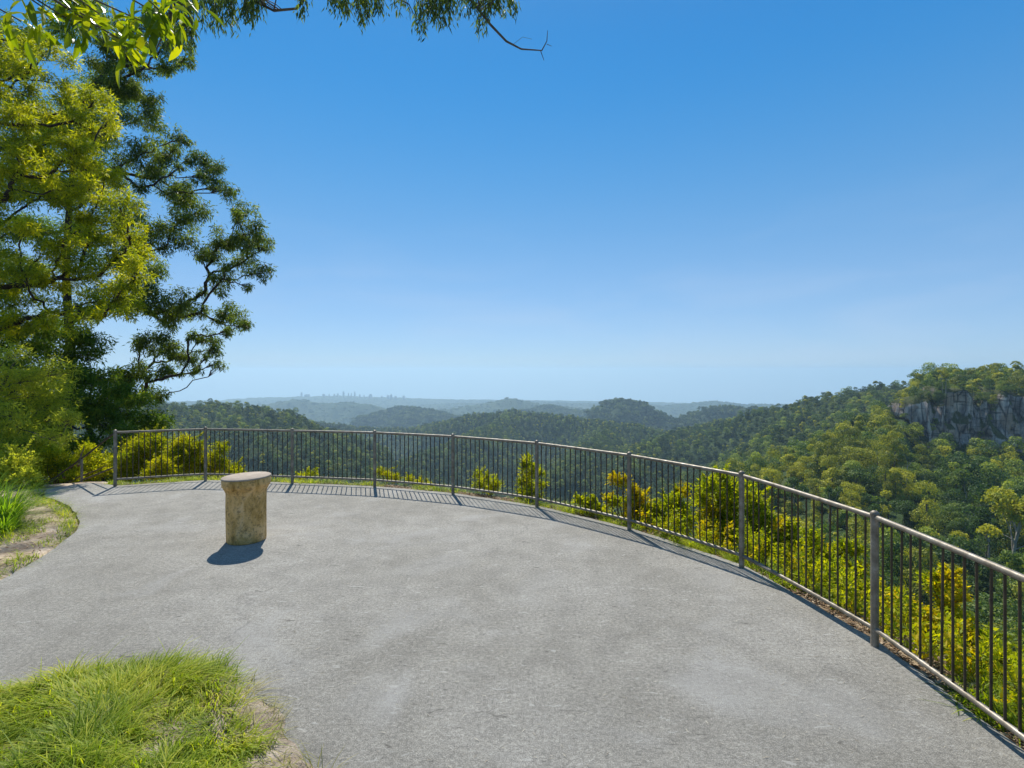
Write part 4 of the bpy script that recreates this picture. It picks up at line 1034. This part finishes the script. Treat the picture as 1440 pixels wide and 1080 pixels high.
# ------------------------------------------------------------------ far city
TOW = [(424,3,5),(432,9,2),(455,4,3),(463,2,3),(470,3,3),(475,3,4),(483,3.2,7),(490,1.6,5),(494,1.6,5),(499,2.2,7.5),(506,2.5,3.5),(512,2,3),(521,5,4.5),(537,3,2.5),(546,4,4),(550,4,5.5),(556,4,3),(568,4,4)]
for i, (px, w, hh) in enumerate(TOW):
    Y = 9250.; u = Y/F; yb = np.interp(px, [235, 400, 480, 620], [555, 556, 557, 562]); b = P(px, yb, Y)
    z0 = tz(b[0], b[1])-3; W = w*u*.8; Hh = b[2]-z0+hh*u
    lab = {6: 'taller dark tower left of centre on the far hazy skyline', 9: 'tallest slim tower at the centre of the far hazy skyline', 1: 'long low pale block at the left of the far hazy skyline'}.get(i, 'small hazy tower block on the far flat skyline')
    mb = MB(); mb.box((0, 0, Hh*.38), (W, W*.8, Hh*.76)); mb.box((0, 0, Hh*.76+Hh*.09), (W*.8, W*.64, Hh*.18)); mb.box((0, 0, Hh*.94+Hh*.03), (W*.3, W*.3, Hh*.06))
    o = mb.build('tower_block', M['tower']); o.location = (b[0], b[1], z0); o.rotation_euler.z = R.uniform(-.4, .4)
    tag(o, lab, 'tower block', 'tower blocks on the far skyline')

# ------------------------------------------------------------------ air
mb = MB(); mb.box((0, 4700, -328), (26000, 10800, 774))
t = NT('valley_haze'); t.t.nodes.remove(t.out); out = t.n('ShaderNodeOutputMaterial'); pv = t.n('ShaderNodeVolumePrincipled')
pv.inputs['Color'].default_value = (.58, .83, 1.0, 1); pv.inputs['Density'].default_value = .000115; pv.inputs['Anisotropy'].default_value = .35
t.l(pv.outputs[0], out.inputs['Volume'])
hz = mb.build('haze', t.m); tag(hz, 'pale blue haze lying over the valley and far hills', None, None, 'stuff')

# ------------------------------------------------------------------ light, sky, camera
trav = Vector((.205, -.72, -.97)).normalized()
el = math.asin(-trav.z); az = math.atan2(-trav.x, -trav.y)
sl_ = bpy.data.lights.new('sun', 'SUN'); sl_.energy = 5.0; sl_.angle = rad(.53); sl_.color = (1, .955, .87)
so = bpy.data.objects.new('sun', sl_); COL.objects.link(so); so.rotation_euler = trav.to_track_quat('-Z', 'Y').to_euler()
w = bpy.data.worlds.new('World'); SC.world = w; w.use_nodes = True; nt = w.node_tree; nt.nodes.clear()
sky = nt.nodes.new('ShaderNodeTexSky'); sky.sky_type = 'NISHITA'; sky.sun_disc = False; sky.sun_elevation = el; sky.sun_rotation = az
sky.altitude = 900; sky.air_density = 1.0; sky.dust_density = .2; sky.ozone_density = 2.5
def wn(t, **kw):
    n = nt.nodes.new(t)
    for k, v in kw.items(): setattr(n, k, v)
    return n
tc = wn('ShaderNodeTexCoord'); sx = wn('ShaderNodeSeparateXYZ'); nt.links.new(tc.outputs['Generated'], sx.inputs[0])
mxz = wn('ShaderNodeMath', operation='MAXIMUM'); mxz.inputs[1].default_value = .02; nt.links.new(sx.outputs[2], mxz.inputs[0])
cb = wn('ShaderNodeCombineXYZ'); nt.links.new(sx.outputs[0], cb.inputs[0]); nt.links.new(sx.outputs[1], cb.inputs[1]); nt.links.new(mxz.outputs[0], cb.inputs[2])
nt.links.new(cb.outputs[0], sky.inputs[0])
rp = wn('ShaderNodeValToRGB'); rp.color_ramp.interpolation = 'B_SPLINE'; e = rp.color_ramp.elements
for q in range(4): e.new(.5)
for el_, (p_, c_) in zip(e, ((.0, (.32,.45,.64)), (.09, (.33,.46,.62)), (.25, (.33,.52,.60)), (.42, (.22,.58,.68)), (.58, (.13,.56,.75)), (.78, (.60,.68,.73)))):
    el_.position = p_; el_.color = (*c_, 1)
nt.links.new(sx.outputs[2], rp.inputs[0])
ml = wn('ShaderNodeMix', data_type='RGBA', blend_type='MULTIPLY'); ml.inputs[0].default_value = 1
nt.links.new(sky.outputs[0], ml.inputs[6]); nt.links.new(rp.outputs[0], ml.inputs[7])
# even out the sky's sideways falloff with a plain elevation gradient
rq = wn('ShaderNodeValToRGB'); rq.color_ramp.interpolation = 'B_SPLINE'; e = rq.color_ramp.elements
for q in range(4): e.new(.5)
for el_, (p_, c_) in zip(e, ((.0, (.255,.35,.465)), (.10, (.20,.31,.45)), (.25, (.092,.235,.435)), (.42, (.032,.172,.415)), (.58, (.016,.138,.38)), (.80, (.09,.17,.30)))):
    el_.position = p_; el_.color = (*c_, 1)
nt.links.new(sx.outputs[2], rq.inputs[0])
sc10 = wn('ShaderNodeVectorMath', operation='SCALE'); sc10.inputs['Scale'].default_value = 10.; nt.links.new(rq.outputs[0], sc10.inputs[0])
m2 = wn('ShaderNodeMix', data_type='RGBA'); m2.inputs[0].default_value = .6; nt.links.new(ml.outputs[2], m2.inputs[6]); nt.links.new(sc10.outputs[0], m2.inputs[7])
# thin wisps of cloud low over the horizon
mp = wn('ShaderNodeMapping'); mp.inputs['Scale'].default_value = (2.2, 2.2, 9); mp.inputs['Rotation'].default_value = (.0, .12, 0); nt.links.new(tc.outputs['Generated'], mp.inputs[0])
nz = wn('ShaderNodeTexNoise'); nz.inputs['Scale'].default_value = 1.6; nz.inputs['Detail'].default_value = 6; nz.inputs['Distortion'].default_value = .6; nt.links.new(mp.outputs[0], nz.inputs['Vector'])
r1 = wn('ShaderNodeMapRange'); r1.inputs[1].default_value = .46; r1.inputs[2].default_value = .75; r1.inputs[4].default_value = .3; nt.links.new(nz.outputs[0], r1.inputs[0])
r2 = wn('ShaderNodeMapRange'); r2.inputs[1].default_value = .30; r2.inputs[2].default_value = .02; nt.links.new(sx.outputs[2], r2.inputs[0])
mm = wn('ShaderNodeMath', operation='MULTIPLY'); nt.links.new(r1.outputs[0], mm.inputs[0]); nt.links.new(r2.outputs[0], mm.inputs[1])
cm_ = wn('ShaderNodeMix', data_type='RGBA'); cm_.inputs[7].default_value = (3.0, 3.7, 4.7, 1)
nt.links.new(mm.outputs[0], cm_.inputs[0]); nt.links.new(m2.outputs[2], cm_.inputs[6])
bg = wn('ShaderNodeBackground'); bg.inputs[1].default_value = .15
wo = nt.nodes.new('ShaderNodeOutputWorld')
nt.links.new(cm_.outputs[2], bg.inputs[0]); nt.links.new(bg.outputs[0], wo.inputs[0])

cam = bpy.data.cameras.new('camera'); co = bpy.data.objects.new('camera', cam); COL.objects.link(co)
co.location = (0, 0, H); co.rotation_euler = (rad(90), 0, 0)
cam.sensor_width = 36; cam.lens = 36*F/1440; cam.shift_y = -18/1440; cam.clip_start = .05; cam.clip_end = 40000
SC.camera = co
SC.view_settings.view_transform = 'Standard'; SC.view_settings.look = 'None'; SC.view_settings.gamma = 1; SC.view_settings.exposure = .3
SC.view_settings.use_curve_mapping = False
cy = SC.cycles
cy.max_bounces = 6; cy.diffuse_bounces = 3; cy.glossy_bounces = 2; cy.transmission_bounces = 4; cy.volume_bounces = 0; cy.transparent_max_bounces = 8
cy.use_denoising = True; cy.denoiser = 'OPENIMAGEDENOISE'; cy.denoising_input_passes = 'RGB_ALBEDO_NORMAL'; cy.denoising_prefilter = 'ACCURATE'
cy.sample_clamp_indirect = 6
